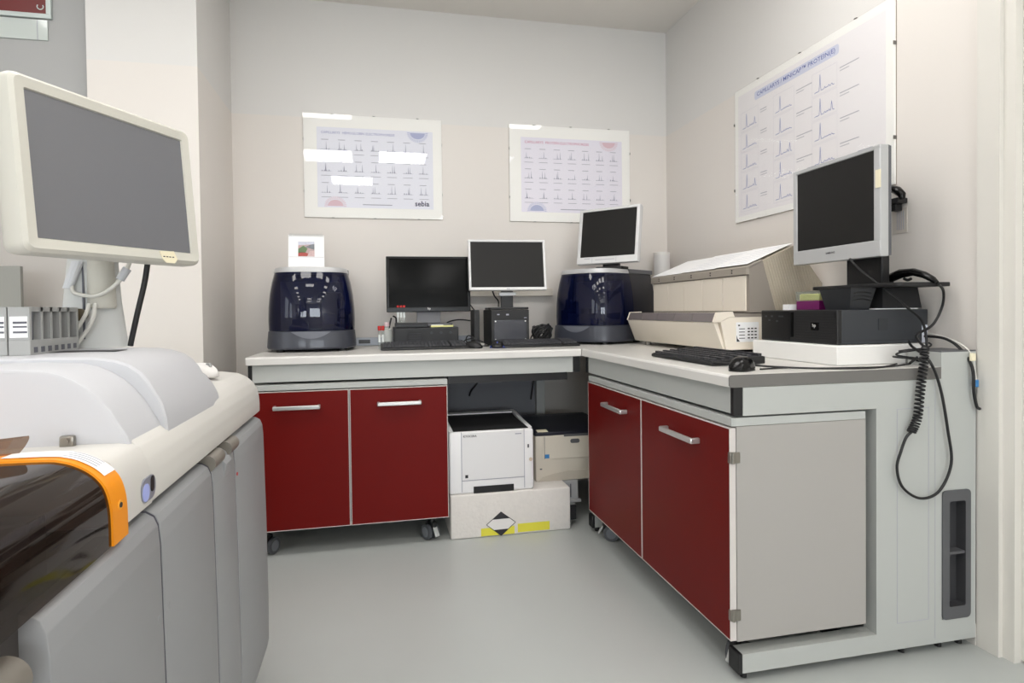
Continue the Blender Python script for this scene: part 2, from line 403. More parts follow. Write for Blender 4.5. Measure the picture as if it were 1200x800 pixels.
def halfsun(b, cu, cv, r, sgn, z):
    poly(b, [(cu + r * .72 * math.cos(a), cv + sgn * r * .6 * math.sin(a)) for a in [PI * i / 20 for i in range(21)]], z)
    for i in range(17):
        a = PI * i / 16
        line(b, cu + r * .76 * math.cos(a), cv + sgn * r * .66 * math.sin(a), cu + r * math.cos(a), cv + sgn * r * .92 * math.sin(a), r * .06, z)
def charts_small(t, w, h, title, tcol, ptint, up_col, low_col, seed):
    rnd = random.Random(seed)
    B().box(.075, w - .055, .06, h - .075, .008, .0085).to('printed_sheet', ptint, t, smooth=0)
    Z = .0092
    ax = B(); pk = B(); tx = B()
    for r in range(3):
        for c in range(7):
            u = .095 + c * .094; v = h - .205 - r * .125
            line(ax, u, v, u + .06, v, .0012, Z); line(tx, u + .005, v + .058, u + .045, v + .058, .0035, Z)
            line(tx, u + .002, v - .025, u + .058, v - .025, .003, Z)
            for k in range(rnd.choice((1, 2, 2))):
                px = u + .012 + rnd.random() * .036; ph = .03 + rnd.random() * .02
                poly(pk, [(px - .002, v), (px + .002, v), (px + .0004, v + ph), (px - .0004, v + ph)], Z)
            for k in range(4):
                px = u + .008 + .013 * k; poly(pk, [(px - .004, v), (px + .004, v), (px, v + .004 + rnd.random() * .007)], Z)
    ax.to('chart_axes', M_INKG, t, smooth=0, kind='stuff'); pk.to('chart_peaks', mat('peak_ink', (150, 152, 172), .6), t, smooth=0, kind='stuff'); tx.to('caption_lines', M_INKG, t, smooth=0, kind='stuff')
    s1 = B(); halfsun(s1, w - .145, h - .085, .062, -1, Z); s1.to('printed_burst', up_col, t, smooth=0, kind='stuff')
    s2 = B(); halfsun(s2, .175, .068, .062, 1, Z); s2.to('printed_burst', low_col, t, smooth=0, kind='stuff')
    text('title', title, (.10, h - .112, Z), (1, 0, 0), (0, 1, 0), .42, tcol, t)
    ln = B(); line(ln, .33, .08, .50, .08, .005, Z); ln.to('credit_line', M_INKG, t, smooth=0)
M_SUNB = mat('burst_blue', (178, 184, 216), 0.6); M_SUNP = mat('burst_pink', (226, 196, 206), 0.6)
p1 = poster((-2.280, -0.001, 1.648), (1, 0, 0), .80, .60, 'framed pale blue chart poster with a sebia logo, above the black monitor')
charts_small(p1, .80, .60, 'CAPILLARYS  HEMOGLOBIN ELECTROPHORESIS', mat('title_ink', (150, 154, 196), .6), M_PBLUE, M_SUNB, M_SUNP, 1)
text('logo', 'sebia', (.635, .078, .0093), (1, 0, 0), (0, 1, 0), .085, M_INKBD, p1, bold=0.02)
p2 = poster((-1.063, -0.001, 1.648), (1, 0, 0), .80, .60, 'framed lilac chart poster with a pink title, partly behind the tilted monitor')
charts_small(p2, .80, .60, 'CAPILLARYS  PROTEIN ELECTROPHORESIS', M_INKP, M_PBLUE2, M_SUNP, M_SUNB, 2)
# big one on the right-hand wall
p3 = poster((-0.001, -0.785, 1.541), (0, -1, 0), 1.0, .69, 'large framed poster of blue line charts on the right-hand wall')
B().box(.03, .96, .03, .655, .008, .0085).to('printed_sheet', M_PPALE, p3, smooth=0)
tb = B().prism(rrect(.56, .042, .012, 5, .45, .612), 'z', .0085, .0088); tb.to('title_plate', mat('title_plate_blue', (216, 219, 236), .6), p3, smooth=0)
text('title', 'CAPILLARYS / MINICAP\u2122 PROTEIN(E)', (.19, .599, .0092), (1, 0, 0), (0, 1, 0), .52, M_INKB, p3, height=.026, bold=0.01)
rnd = random.Random(5)
cv = B(); tl = B(); ms = B(); fr = B()
for ci, (u, n) in enumerate(((.075, 5), (.335, 5), (.595, 5))):
    for r in range(n):
        v = .475 - r * .103
        Z = .0092
        for a, b_, c, d in ((u - .02, v - .012, u + .125, v - .012), (u - .02, v + .085, u + .125, v + .085), (u - .02, v - .012, u - .02, v + .085), (u + .125, v - .012, u + .125, v + .085)): line(fr, a, b_, c, d, .0012, Z)
        pts = [(u - .005, v)]
        for k in range(36):
            x = u + .11 * k / 35
            y = .002
            y += .07 * math.exp(-((x - u - .028) / .0028) ** 2)
            for q, amp in ((.055, .008), (.068, .006), (.08, .012), (.095, .010)):
                y += amp * (.4 + rnd.random() * .9) * math.exp(-((x - u - q) / .004) ** 2)
            if (r + ci) % 3 == 0: y += .030 * math.exp(-((x - u - .095) / .003) ** 2)
            pts.append((x, v + y))
        for a, b_ in zip(pts[:-1], pts[1:]): line(cv, a[0], a[1], b_[0], b_[1], .0022, Z)
        line(tl, u + .14, v + .055, u + .14 + (.10 if ci else .05), v + .055, .004, Z); line(tl, u + .14, v + .043, u + .14 + .05, v + .043, .003, Z)
cv.to('chart_curves', M_INKB, p3, smooth=0, kind='stuff'); tl.to('caption_lines', mat('caption_ink', (190, 188, 196), .6), p3, smooth=0, kind='stuff')
fr.to('chart_boxes', mat('chart_box_tint', (214, 212, 220), .6), p3, smooth=0, kind='stuff')
# maroon sign and acrylic name plate on the lintel
t = thing('wall_sign', 'maroon sign in a pale metal frame on the grey lintel', 'sign', (-3.90, -0.601, 2.407))
B().box(.02, .614, -.008, 0, .02, .32).to('panel', M_REDSIGN, t, smooth=0)
B().box(0, .634, -.016, 0, 0, .02, .002).box(0, .634, -.016, 0, .32, .34, .002).box(0, .02, -.016, 0, .02, .32, .002).box(.614, .634, -.016, 0, .02, .32, .002).to('frame', M_SIGNFR, t)
em = B()
for i in range(14):
    a0 = PI * (.85 + 1.3 * i / 13)
    em.box(.590 + .012 * math.cos(a0) - .002, .590 + .012 * math.cos(a0) + .002, -.0095, -.008, .052 + .012 * math.sin(a0) - .002, .052 + .012 * math.sin(a0) + .002)
em.to('emblem', M_SIGNFR, t, smooth=0)
t = thing('name_plate', 'clear acrylic name plate under the maroon sign', 'sign', (-3.90, -0.601, 2.314))
B().box(0, .615, -.006, 0, 0, .088).to('plate', mat('pale_plate', (205, 212, 208), .08, spec=.6), t, smooth=0)
B().box(.575, .577, -.007, -.006, .0, .088).to('divider', M_INKG, t, smooth=0)
# faded paper label on the right-hand wall
t = thing('wall_label', 'faded paper label with grey lines taped on the right-hand wall', 'label', (0, -1.767, 1.36))
B().box(-.002, 0, -.062, 0, 0, .09).to('sheet', mat('faded_sheet', (214, 207, 198), .7), t, smooth=0)
lb = B()
for k in range(4): lb.box(-.003, -.002, -.022 - k * .009, -.020 - k * .009, .012, .08)
lb.to('print_lines', M_INKG, t, smooth=0)
# cable trunking on the back wall, low rail at the bench back
origin(tag(B().box(-1.72, -.80, -.045, -.001, 1.182, 1.232, .003).to('cable_trunking', mat('trunking_cream', (222, 215, 204), .45)), 'cream cable trunking running along the back wall behind the monitors', 'trunking'), (-.9, -.001, 1.182))
t = thing('power_rail', 'low pale blue-grey power rail at the back of the bench', 'power rail', (-1.9, -.03, .90))
B().box(-.12, .62, -.03, .02, 0, .045, .003).to('body', mat('rail_blue_grey', (188, 194, 204), .4), t)
B().box(-.085, -.02, -.032, -.03, .012, .034).to('socket', M_DGREY, t, smooth=0)

# ================================================================== BENCHES
ZT = .90
XLB, XR, YB, YE = -2.446, -.890, -.829, -2.096
t = thing('laboratory_bench', 'long pale grey laboratory bench against the back wall', 'bench', (-1.7, -.4, 0))
O = Vector((1.7, .4, 0))
def mv(b, loc): return b.xf(Matrix.Translation(-Vector(loc)))
L0 = (-1.7, -.4, 0)
prof = [(YB + .006, .864), (YB, .870), (YB, .893), (YB + .003, .898), (YB + .008, .900), (-.075, .900), (-.075, .864)]
mv(B().prism(prof, 'x', XLB, XR - .004), L0).to('worktop', M_TOP, t)
mv(B().prism([(YB - .0012, .866), (YB - .0012, .893), (YB + .002, .8985), (YB + .007, .9006), (YB + .007, .8985), (YB + .002, .866)], 'x', XLB - .001, XR - .004), L0).to('front_edge', M_TOPEDGE, t)
mv(B().box(-2.424, -.932, -.812, -.79, .786, .863), L0).to('apron', M_BENCH, t)
for (a, b_) in ((-2.441, -2.4245), (-.9315, -.895)):
    mv(B().box(a, b_, -.815, -.785, .786, .863), L0).to('end_cap', M_BLACK, t)
for x0 in (-2.436, -.955):
    mv(B().box(x0, x0 + .05, -.785, -.10, .80, .863).box(x0, x0 + .05, -.20, -.10, .10, .80).box(x0, x0 + .05, -.745, -.10, .035, .10), L0).to('side_frame', M_BENCH, t)
    mv(B().box(x0 - .001, x0 + .051, -.763, -.745, .030, .102, .003), L0).to('foot_cap', M_BLACK, t)
    for fy in (-.71, -.14): mv(B().cyl((x0 + .025, fy, 0), (x0 + .025, fy, .036), .013), L0).to('foot', M_BLACK, t)
mv(B().box(-1.552, -.958, -.80, -.765, .748, .785), L0).to('under_rail', M_BLACK, t)
mv(B().box(-.953, -.872, -.70, -.60, .101, .2125, .004).box(-.966, -.862, -.715, -.585, .101, .116, .003), L0).to('support_column', mat('column_grey', (168, 168, 168), .5), t)
mv(B().box(-.916, -.910, -.7012, -.699, .125, .195), L0).to('column_slot', M_DGREY, t, smooth=0)
mv(B().box(-2.386, -.955, -.155, -.13, .12, .86), L0).to('back_panel', M_PANELDARK, t)
mv(B().box(-2.446, -.895, -.075, -.035, .10, .899), L0).to('service_duct', M_BENCH, t)

# ---- right-hand bench with C-frame end
L1 = (-.45, -1.5, 0)
t = thing('laboratory_bench', 'pale grey bench along the right-hand wall with an open C-shaped end frame', 'bench', L1)
prof = [(XR + .006, .864), (XR, .870), (XR, .893), (XR + .003, .898), (XR + .008, .900), (-.150, .900), (-.150, .864)]
mv(B().prism(prof, 'y', YE + .004, YB - .002).box(XR + .001, -.020, YB, -.08, .864, .900).box(-.150, -.020, -1.972, YB, .864, .900), L1).to('worktop', M_TOP, t)
mv(B().prism([(XR - .0012, .866), (XR - .0012, .893), (XR + .002, .8985), (XR + .007, .9006), (XR + .007, .8985), (XR + .002, .866)], 'y', YE + .004, YB - .004), L1).to('front_edge', M_TOPEDGE, t)
mv(B().prism(prof, 'y', YE, YE + .004), L1).to('end_edge', M_TOPEND, t)
mv(B().box(-.872, -.85, YE + .018, -.872, .786, .863), L1).to('apron', M_BENCH, t)
mv(B().box(-.875, -.845, YE - .001 + .004, YE + .018, .781, .863), L1).to('end_cap', M_BLACK, t)
mv(B().box(-.875, -.845, -.872, -.842, .786, .863), L1).to('end_cap', M_BLACK, t)
# end frame (C shape), outer face at YE
for y0, nm in ((YE, 'end_frame'), (-.888, 'inner_frame')):
    y1 = y0 + .05
    mv(B().box(-.846, -.391, y0, y1, .781, .863).box(-.391, -.174, y0, y1, .028, .863).box(-.852, -.391, y0, y1, .028, .084), L1).to(nm, M_BENCH, t, smooth=0)
    mv(B().box(-.866, -.852, y0 - .001, y1 + .001, .025, .086, .003), L1).to('foot_cap', M_BLACK, t)
    for fx_ in (-.83, -.27):
        mv(B().cyl((fx_, y0 + .03, 0), (fx_, y0 + .03, .029), .010), L1).to('foot', M_BLACK, t)
# service column at the wall with access panel and bottle recess
mv(B().box(-.174, -.150, YE + .0, -1.976, .028, .863), L1).to('service_column', M_BENCH, t)
sc = mv(B().box(-.150, -.016, YE + .03, -1.976, .028, .947).box(-.150, -.147, YE, YE + .03, .028, .947).box(-.040, -.016, YE, YE + .03, .028, .947).box(-.147, -.040, YE, YE + .03, .028, .10).box(-.147, -.040, YE, YE + .03, .507, .947), L1).to('service_column', M_BENCH, t, smooth=0)
mv(B().box(-.150, -.016, YE, -1.976, .947, .951), L1).to('column_lid', M_DGREY, t)
for x, z0, z1 in ((-.316, .11, .775), (-.199, .11, .780)):
    mv(B().box(x, x + .0015, YE - .0006, YE, z0, z1), L1).to('panel_joint', M_INKG, t, smooth=0)
for x0, x1, z in ((-.316, -.1975, .776), (-.316, -.1975, .11)):
    mv(B().box(x0, x1, YE - .0006, YE, z - .001, z + .0005), L1).to('panel_joint', M_INKG, t, smooth=0)
mv(B().box(-.1740, -.1728, YE - .0006, YE, .045, .86), L1).to('panel_joint', M_INKG, t, smooth=0)
# recess insert: rounded frame and two pockets
rp = rrect(.109, .41, .014, 4, -.0935, .305)
inner = rrect(.062, .335, .006, 4, -.0905, .307)
rb = B()
R0 = [(p[0], YE - .004, p[1]) for p in rp]; R1 = [(p[0], YE - .004, p[1]) for p in inner]; R2 = [(p[0], YE + .0285, p[1]) for p in inner]; R3 = [(p[0], YE + .001, p[1]) for p in rp]
rb.loft([R3, R0, R1], cap=False)
mv(rb, L1).to('recess_frame', M_DGREY, t)
rb = B().loft([R1, R2], cap=False)
rb.bm.faces.new([rb.bm.verts.new(p) for p in R2])
mv(rb, L1).to('recess_pocket', M_DGREY2, t)
mv(B().box(-.121, -.060, YE - .001, YE + .028, .305, .313), L1).to('recess_shelf', M_DGREY, t)
for fx_ in (-.05, -.13): mv(B().cyl((fx_, YE + .03, 0), (fx_, YE + .03, .029), .010), L1).to('foot', M_BLACK, t)

# ================================================================== CABINETS ON CASTERS
def caster(root, x, y, a):
    """twin-wheel caster, own pieces under the cabinet"""
    Mx = Matrix.Translation((x, y, 0)) @ Matrix.Rotation(a, 4, 'Z')
    b = B().cyl((0, 0, .085), (0, 0, .122), .012).box(-.012, .012, -.025, .03, .05, .09, .006)
    c = b.xf(Mx).to('caster', M_BLACK, root)
    for sx in (-1, 1):
        B().cyl((sx * .012, .02, .037), (sx * .028, .02, .037), .037, n=24).xf(Mx).to('wheel', M_WHEEL, c)
        B().cyl((sx * .028, .02, .037), (sx * .0295, .02, .037), .024, n=20).xf(Mx).to('hub', mat('hub_grey', (122, 126, 132), .5), c)
    B().prism([(-.046, .030), (-.040, .024), (-.018, .060), (-.022, .070)], 'x', -.011, .011, .002).xf(Mx).to('brake_pedal', mat('brake_pale', (196, 198, 196), .4), c)
def cabinet(loc, rz, w, depth, label, hinge_side):
    """local: front face at y=0 looking to -y, x 0..2w, z up"""
    t = thing('base_cabinet', label, 'cabinet', loc, rz)
    zb, zt, ztop = .121, .750, .775
    W2 = 2 * w
    B().box(0, .018, .02, depth, zb, zt).box(W2 - .018, W2, .02, depth, zb, zt).box(.018, W2 - .018, .02, depth, zb, zb + .018).box(.018, W2 - .018, depth - .012, depth, zb + .018, zt).to('body', M_CABSIDE, t, smooth=0)
    B().box(0, W2, .004, depth, zt + .001, ztop, .001).to('top_panel', M_BENCH, t)
    for k in range(2):
        x0, x1 = k * w + .002, (k + 1) * w - .002
        d = B().box(x0 + .003, x1 - .003, -.0005, .018, zb + .006, zt - .007).to('door', M_RED, t, smooth=0)
        B().box(x0, x0 + .003, -.001, .0185, zb + .003, zt - .004).box(x1 - .003, x1, -.001, .0185, zb + .003, zt - .004).box(x0 + .003, x1 - .003, -.001, .0185, zb + .003, zb + .006).box(x0 + .003, x1 - .003, -.001, .0185, zt - .007, zt - .004).to('edging', M_EDGE, d, smooth=0)
        hl = .20 if w < .5 else .22
        hc = x0 + (w - .004) * (.5 if w < .5 else (.60 if k == 0 else .54))
        hz = .674
        hb = B()
        hb.box(hc - hl / 2, hc + hl / 2, -.034, -.022, hz - .008, hz + .010, .004)
        hb.box(hc - hl / 2, hc - hl / 2 + .012, -.030, 0, hz - .008, hz + .010, .003).box(hc + hl / 2 - .012, hc + hl / 2, -.030, 0, hz - .008, hz + .010, .003)
        hb.to('handle', M_ALU, d)
    for z in (.20, .66):
        hx = W2 if hinge_side > 0 else 0
        B().box(hx - .010, hx + .004, -.003, .030, z - .016, z + .016, .002).cyl((hx + .003, .006, z - .016), (hx + .003, .006, z + .016), .006, n=12).to('hinge', M_CHROME, t)
    for cx_, cy_, a in ((.075, .065, -.5), (W2 - .075, .065, .5), (.075, depth - .07, .3), (W2 - .075, depth - .07, -.4)):
        caster(t, cx_, cy_, a)
    return t
cabinet((-2.4575, -.8405, 0), 0, .4492, .48, 'dark red double-door cabinet on casters under the back bench', -1)
# local -y must look to world -x: rotate by -90 deg; local x runs to world -y
cabinet((-.8855, -.8985, 0), -PI / 2, .5968, .46, 'dark red double-door cabinet on casters under the right-hand bench', 1)

# ================================================================== UNDER THE BENCH: foam box, printers
L2 = (-1.25, -.6, 0)
t = thing('foam_box', 'white polystyrene box with a black diamond mark and yellow tape on the floor', 'box', L2)
mv(B().box(-1.550, -.950, -.81, -.32, 0, .213, .010, 3), L2).to('body', M_STYRO, t)
mv(B().box(-1.404, -1.238, -.8108, -.8101, .006, .044).box(-1.222, -1.06, -.8108, -.8101, .010, .052), L2).to('tape', M_YELLOW, t, smooth=0)
dm = B().prism([(-1.305, .118), (-1.233, .062), (-1.305, .002), (-1.377, .060)], 'y', -.8114, -.8109)
mv(dm, L2).to('diamond_label', M_WHITE, t, smooth=0)
mv(B().prism([(-1.305, .116), (-1.262, .084), (-1.348, .083)], 'y', -.8120, -.8115).prism([(-1.305, .004), (-1.268, .033), (-1.343, .032)], 'y', -.8120, -.8115), L2).to('diamond_print', M_INK, t, smooth=0)
db = B()
for a, c in (((-1.305, .118), (-1.233, .062)), ((-1.233, .062), (-1.305, .002)), ((-1.305, .002), (-1.377, .060)), ((-1.377, .060), (-1.305, .118))):
    v = (Vector(c) - Vector(a)).normalized(); n = Vector((-v.y, v.x)) * .0014
    db.bm.faces.new([db.bm.verts.new((q[0], -.8118, q[1])) for q in (Vector(a) - n, Vector(c) - n, Vector(c) + n, Vector(a) + n)])
mv(db, L2).to('diamond_outline', M_INK, t, smooth=0)

L3 = (-1.345, -.6, .213)
t = thing('laser_printer', 'white laser printer with a black paper tray on the foam box', 'printer', L3)
pr = B()
pr.box(-1.552, -1.134, -.80, -.36, .2135, .513, .012, 3)
mv(pr, L3).to('body', M_PRW, t)
mv(B().prism([(-.80 + .02, .5135), (-.36, .5135), (-.36, .538), (-.44, .538), (-.52, .532), (-.60, .525), (-.77, .517)], 'x', -1.550, -1.530).prism([(-.80 + .02, .5135), (-.36, .5135), (-.36, .538), (-.44, .538), (-.52, .532), (-.60, .525), (-.77, .517)], 'x', -1.156, -1.136).box(-1.530, -1.156, -.42, -.36, .5135, .537, .003), L3).to('top_cheeks', M_PRW, t)
mv(B().prism([(-.785, .514), (-.42, .514), (-.42, .530), (-.47, .5225), (-.55, .519), (-.785, .5155)], 'x', -1.529, -1.157), L3).to('output_tray', M_BLACKM, t)
fp = mv(B().box(-1.491, -1.184, -.8025, -.799, .281, .508, .001), L3).to('front_panel', mat('printer_panel', (232, 232, 233), .4), t)
for x0, x1, z0, z1 in ((-1.494, -1.491, .225, .512), (-1.184, -1.181, .225, .512), (-1.494, -1.181, .277, .280)):
    mv(B().box(x0, x1, -.8015, -.7995, z0, z1), L3).to('panel_joint', M_INKG, t, smooth=0)
mv(B().box(-1.436, -1.237, -.8025, -.79, .2145, .247, .001), L3).to('tray_grip', M_BLACKM, t)
text('brand', 'KYOCERA', (-1.483 - L3[0], -.8030 - L3[1], .487 - L3[2]), (1, 0, 0), (0, 0, 1), .065, M_INK, t, bold=0.02)
mv(B().box(-1.228, -1.196, -.8031, -.8026, .490, .495), L3).to('model_print', M_INKG, t, smooth=0)
mv(B().box(-1.476, -1.462, -.8032, -.8026, .291, .306), L3).to('mark', M_INK, t, smooth=0)
mv(B().box(-1.166, -1.158, -.8012, -.800, .42, .437).box(-1.163, -1.161, -.802, -.801, .424, .433), L3).to('power_button', M_DGREY, t, smooth=0)
mv(B().cyl((-1.150, -.8010, .362), (-1.150, -.7995, .362), .009), L3).to('sticker_stain', mat('adhesive_stain', (206, 188, 168), .6), t)

L4 = (-.90, -.5, .213)
t = thing('laser_printer', 'beige laser printer with a black lid half hidden by the red cabinet', 'printer', L4)
mv(B().box(-1.096, -.715, -.69, -.33, .2135, .452, .008, 3), L4).to('body', M_PRB, t)
mv(B().prism([(-.692, .449), (-.33, .449), (-.33, .496), (-.40, .498), (-.55, .482), (-.692, .466)], 'x', -1.098, -.713, .002), L4).to('lid', M_NAVY, t)
mv(B().box(-1.060, -.76, -.6935, -.689, .327, .446, .002), L4).to('front_door', mat('printer_beige_door', (210, 203, 189), .45), t)
mv(B().prism([(-1.085, .2145), (-.73, .2145), (-.73, .262), (-.92, .262), (-1.0, .250), (-1.06, .235)], 'y', -.692, -.689), L4).to('paper_tray', mat('printer_tray_beige', (190, 182, 168), .45), t)
mv(B().box(-.945, -.80, -.6945, -.693, .440, .452, .002), L4).to('grip', M_DGREY, t)
mv(B().prism(rrect(.05, .022, .010, 4, -.885, .415), 'y', -.6948, -.6935), L4).to('emblem', M_DGREY, t)
mv(B().box(-1.047, -1.024, -.6942, -.6935, .333, .353), L4).to('energy_sticker', M_BLUE, t, smooth=0)
mv(B().box(-1.050, -1.048, -.6942, -.6935, .33, .446), L4).to('door_joint', M_INK, t, smooth=0)
mv(B().box(-1.074, -1.062, -.691, -.6898, .275, .281), L4).to('mark', M_DGREY, t, smooth=0)
mv(B().prism([(-.690, .4685), (-.652, .4730), (-.652, .4745), (-.690, .4700)], 'x', -1.084, -1.028), L4).to('note_sticker', M_CREAM, t, smooth=0)
origin(tag(B().tube([(-1.30, -.16, .80), (-1.30, -.17, .74), (-1.305, -.18, .68), (-1.345, -.185, .63), (-1.36, -.2, .60)], .005).to('power_cable', M_BLACK), 'black cable hanging behind the white printer', 'cable'), (-1.30, -.16, .60))
origin(tag(B().tube([(-.96, -.165, .80), (-.962, -.17, .70), (-.975, -.175, .62), (-.985, -.18, .56)], .005).to('power_cable', M_BLACK), 'black cable hanging behind the beige printer', 'cable'), (-.96, -.165, .56))

# ================================================================== BENCH-TOP INSTRUMENTS
def dome_analyzer(loc, rz, label):
    """compact analyzer: slate base, bowed navy see-through cover in front, boxy housing behind; front looks to local -y"""
    t = thing('capillary_analyzer', label, 'analyzer', loc, rz)
    def front_ring(a, b, z, yb=.03, n=3.0, k=28):
        pts = []
        for i in range(k + 1):
            th = PI + PI * i / k
            c, s_ = math.cos(th), math.sin(th)
            pts.append((a * math.copysign(abs(c) ** (2 / n), c), b * math.copysign(abs(s_) ** (2 / n), s_) + 0, z))
        pts = [(x, y, z) for x, y, z in pts]
        return [(-a, yb, z)] + pts + [(a, yb, z)]
    base = [sup(.218, .238, 3.4, 56, 0, 0, .014), sup(.222, .242, 3.4, 56, 0, 0, .022), sup(.220, .240, 3.4, 56, 0, 0, .06), sup(.216, .236, 3.4, 56, 0, 0, .102), sup(.208, .228, 3.4, 56, 0, 0, .106)]
    B().loft(base).to('base', M_BLUEBASE, t)
    for fx_ in (-.15, .15):
        for fy in (-.17, .17): B().cyl((fx_, fy, 0), (fx_, fy, .016), .02).to('foot', M_BLACK, t)
    # silver smile-shaped grip in the base
    sm = B(); up = []; dn = []
    for i in range(21):
        x = -.095 + .19 * i / 20
        for zz, lst in ((.1025, up), (.1025 - .036 * (1 - (x / .096) ** 2), dn)):
            b_ = .236 + (.102 - zz) * .08
            y = -b_ * (1 - (abs(x) / .218) ** 3.4) ** (1 / 3.4) - .0015
            lst.append((x, y, zz))
    sm.strip([up, dn]); sm.to('grip', mat('grip_silver', (104, 107, 116), .4), t)
    lv = [(.215, .235, .1065), (.2165, .237, .16), (.2145, .236, .22), (.208, .231, .29), (.197, .222, .35), (.184, .211, .398)]
    B().loft([front_ring(a, b, z) for a, b, z in lv], cap=False).to('cover', M_BLUECOV, t, smooth=60, label='navy see-through cover')
    # housing behind the cover
    B().loft([[(-a, .031, z), (a, .031, z), (a + .004, .15, z), (a - .002, .285, z), (a - .03, .295, z), (0, .295, z), (-a + .03, .20, z), (-a, .17, z)] for a, b, z in lv]).to('housing', M_BLUEDARK, t)
    B().loft([front_ring(.186, .213, .398), front_ring(.186, .213, .405), front_ring(.180, .207, .421), front_ring(.165, .19, .425)]).to('cap', M_SILVER, t, smooth=50)
    B().prism([(-.188, .032), (.188, .032), (.190, .10), (.190, .300), (0, .300), (-.16, .215), (-.188, .17)], 'z', .399, .424, .003).to('housing_top', mat('housing_top_grey', (104, 104, 108), .4), t)
    # works behind the cover
    B().cyl((-.05, -.06, .107), (-.05, -.06, .17), .105, n=32).cyl((-.05, -.06, .17), (-.05, -.06, .20), .03).box(.03, .15, -.10, .02, .107, .30, .01).to('carousel', M_DGREY, t)
    B().box(-.16, .16, -.005, .02, .107, .36, .004).to('mechanism_panel', mat('mechanism_blue_grey', (120, 128, 150), .4), t)
    B().box(.05, .12, -.125, -.1, .13, .19, .01).to('pump', M_BLUEM, t)
    text('maker_mark', 'fp', (.105, -.2225, .30), (1, .28, 0), (0, .08, 1), .022, mat('mark_silver', (150, 154, 170), .4), t)
    return t
dome_analyzer((-2.212, -.318, .900), 0.06, 'dark blue domed analyzer at the bench end with a desk calendar on top')
dome_analyzer((-.597, -.302, .900), -.95, 'dark blue domed analyzer in the bench corner with a silver monitor on top')
# desk calendar
t = thing('desk_calendar', 'small white spiral desk calendar with a picture on the left blue analyzer', 'calendar', (-2.232, -.37, 1.325), .05)
def leanx(b, a, h=0): return b.xf(Matrix.Translation((0, 0, h)) @ Matrix.Rotation(a, 4, 'X') @ Matrix.Translation((0, 0, -h)))
leanx(B().box(-.088, .088, -.001, .001, 0, .178), -.22).xf(Matrix.Translation((0, -.045, 0))).to('front_page', M_PAPER, t, smooth=0)
leanx(B().box(-.088, .088, -.001, .001, 0, .178), .22).xf(Matrix.Translation((0, .035, 0))).to('rear_page', M_PAPER, t, smooth=0)
leanx(B().box(-.040, .040, -.0018, -.0012, .062, .142), -.22).xf(Matrix.Translation((0, -.045, 0))).to('picture', mat('picture_grey', (178, 180, 186), .6, var=.3, vscale=50, tint2=(200, 150, 140)), t, smooth=0)
for nm_, pts_, rgb_ in (('picture_sky', [(-.040, .122), (.040, .128), (.040, .142), (-.040, .142)], (206, 208, 222)), ('picture_hill', [(-.008, .112), (.040, .098), (.040, .132), (.022, .126)], (128, 132, 138)), ('picture_trees', [(-.040, .080), (-.004, .082), (.006, .104), (-.014, .120), (-.040, .102)], (104, 128, 92)), ('picture_flowers', [(-.040, .063), (.004, .063), (.010, .078), (-.022, .086), (-.040, .080)], (178, 84, 78)), ('picture_path', [(.006, .063), (.040, .063), (.040, .092), (.016, .090)], (214, 186, 186))):
    leanx(B().prism(pts_, 'y', -.0024, -.0019), -.22).xf(Matrix.Translation((0, -.045, 0))).to(nm_, mat(nm_, rgb_, .6, var=.25, vscale=120), t, smooth=0)
leanx(B().box(-.086, .086, -.0016, -.0011, .058, .0595), -.22).xf(Matrix.Translation((0, -.045, 0))).to('rule_line', M_INKG, t, smooth=0)
sp_ = B()
for k in range(22):
    x = -.080 + .160 * k / 21
    sp_.tube([(x, -.006 + .008 * math.cos(a), .174 + .008 * math.sin(a)) for a in [2 * PI * q / 8 for q in range(9)]], .0012, 5, 1)
sp_.to('spiral_binding', M_ALU, t)

# ---- flat screens
def screen_head(t, w, h, bl, br, bt, bb, zc, tilt, m_bez, m_scr, depth=.035, m_back=None, roundr=.006, bev=.0035, y0=0.0):
    """visible area w x h centred at height zc; faces local -y"""
    Mx = Matrix.Translation((0, y0, zc)) @ Matrix.Rotation(tilt, 4, 'X')
    x0, x1, z0, z1 = -w / 2 - bl, w / 2 + br, -h / 2 - bb, h / 2 + bt
    d1 = depth * .5
    fr = B().box(x0, x1, -.012, d1, h / 2, z1, bev).box(x0, x1, -.012, d1, z0, -h / 2, bev).box(x0, -w / 2, -.012, d1, -h / 2 - .004, h / 2 + .004, bev).box(w / 2, x1, -.012, d1, -h / 2 - .004, h / 2 + .004, bev)
    fr.xf(Mx).to('bezel', m_bez, t)
    B().box(-w / 2 - .002, w / 2 + .002, -.007, .004, -h / 2 - .002, h / 2 + .002).xf(Mx).to('screen', m_scr, t, smooth=0)
    mb = m_back or M_BLACK
    i = .012; j = .05
    rings = []
    for y, e in ((d1 - .003, .001), (d1 + depth * .3, .004), (depth + .006, .03), (depth + .02, .07)):
        rings.append([(x0 + e, y, z0 + e), (x1 - e, y, z0 + e), (x1 - e, y, z1 - e), (x0 + e, y, z1 - e)])
    B().loft(rings).xf(Mx).to('rear_housing', mb, t)
    return Mx, (x0, x1, z0, z1)
# black wide monitor on the flat computer
t = thing('flat_monitor', 'black wide monitor with glossy screen standing on the flat black computer', 'monitor', (-1.597, -.27, 1.012), -.02)
Mx, _ = screen_head(t, .424, .262, .017, .017, .016, .026, .237, -.05, M_BLACKG, M_SCREENG, .03, y0=-.06)
B().box(-.066, .066, -.035, -.02, .018, .085, .003).to('neck', mat('neck_grey', (126, 126, 130), .4), t)
B().prism(rrect(.26, .17, .03, 5, 0, .0), 'z', 0, .016, .003).to('stand_base', M_SIDE, t)
text('brand', 'hp', (-.008, -.0128, -.149), (1, 0, 0), (0, 0, 1), .016, M_WHITE, t).data.transform(Mx)
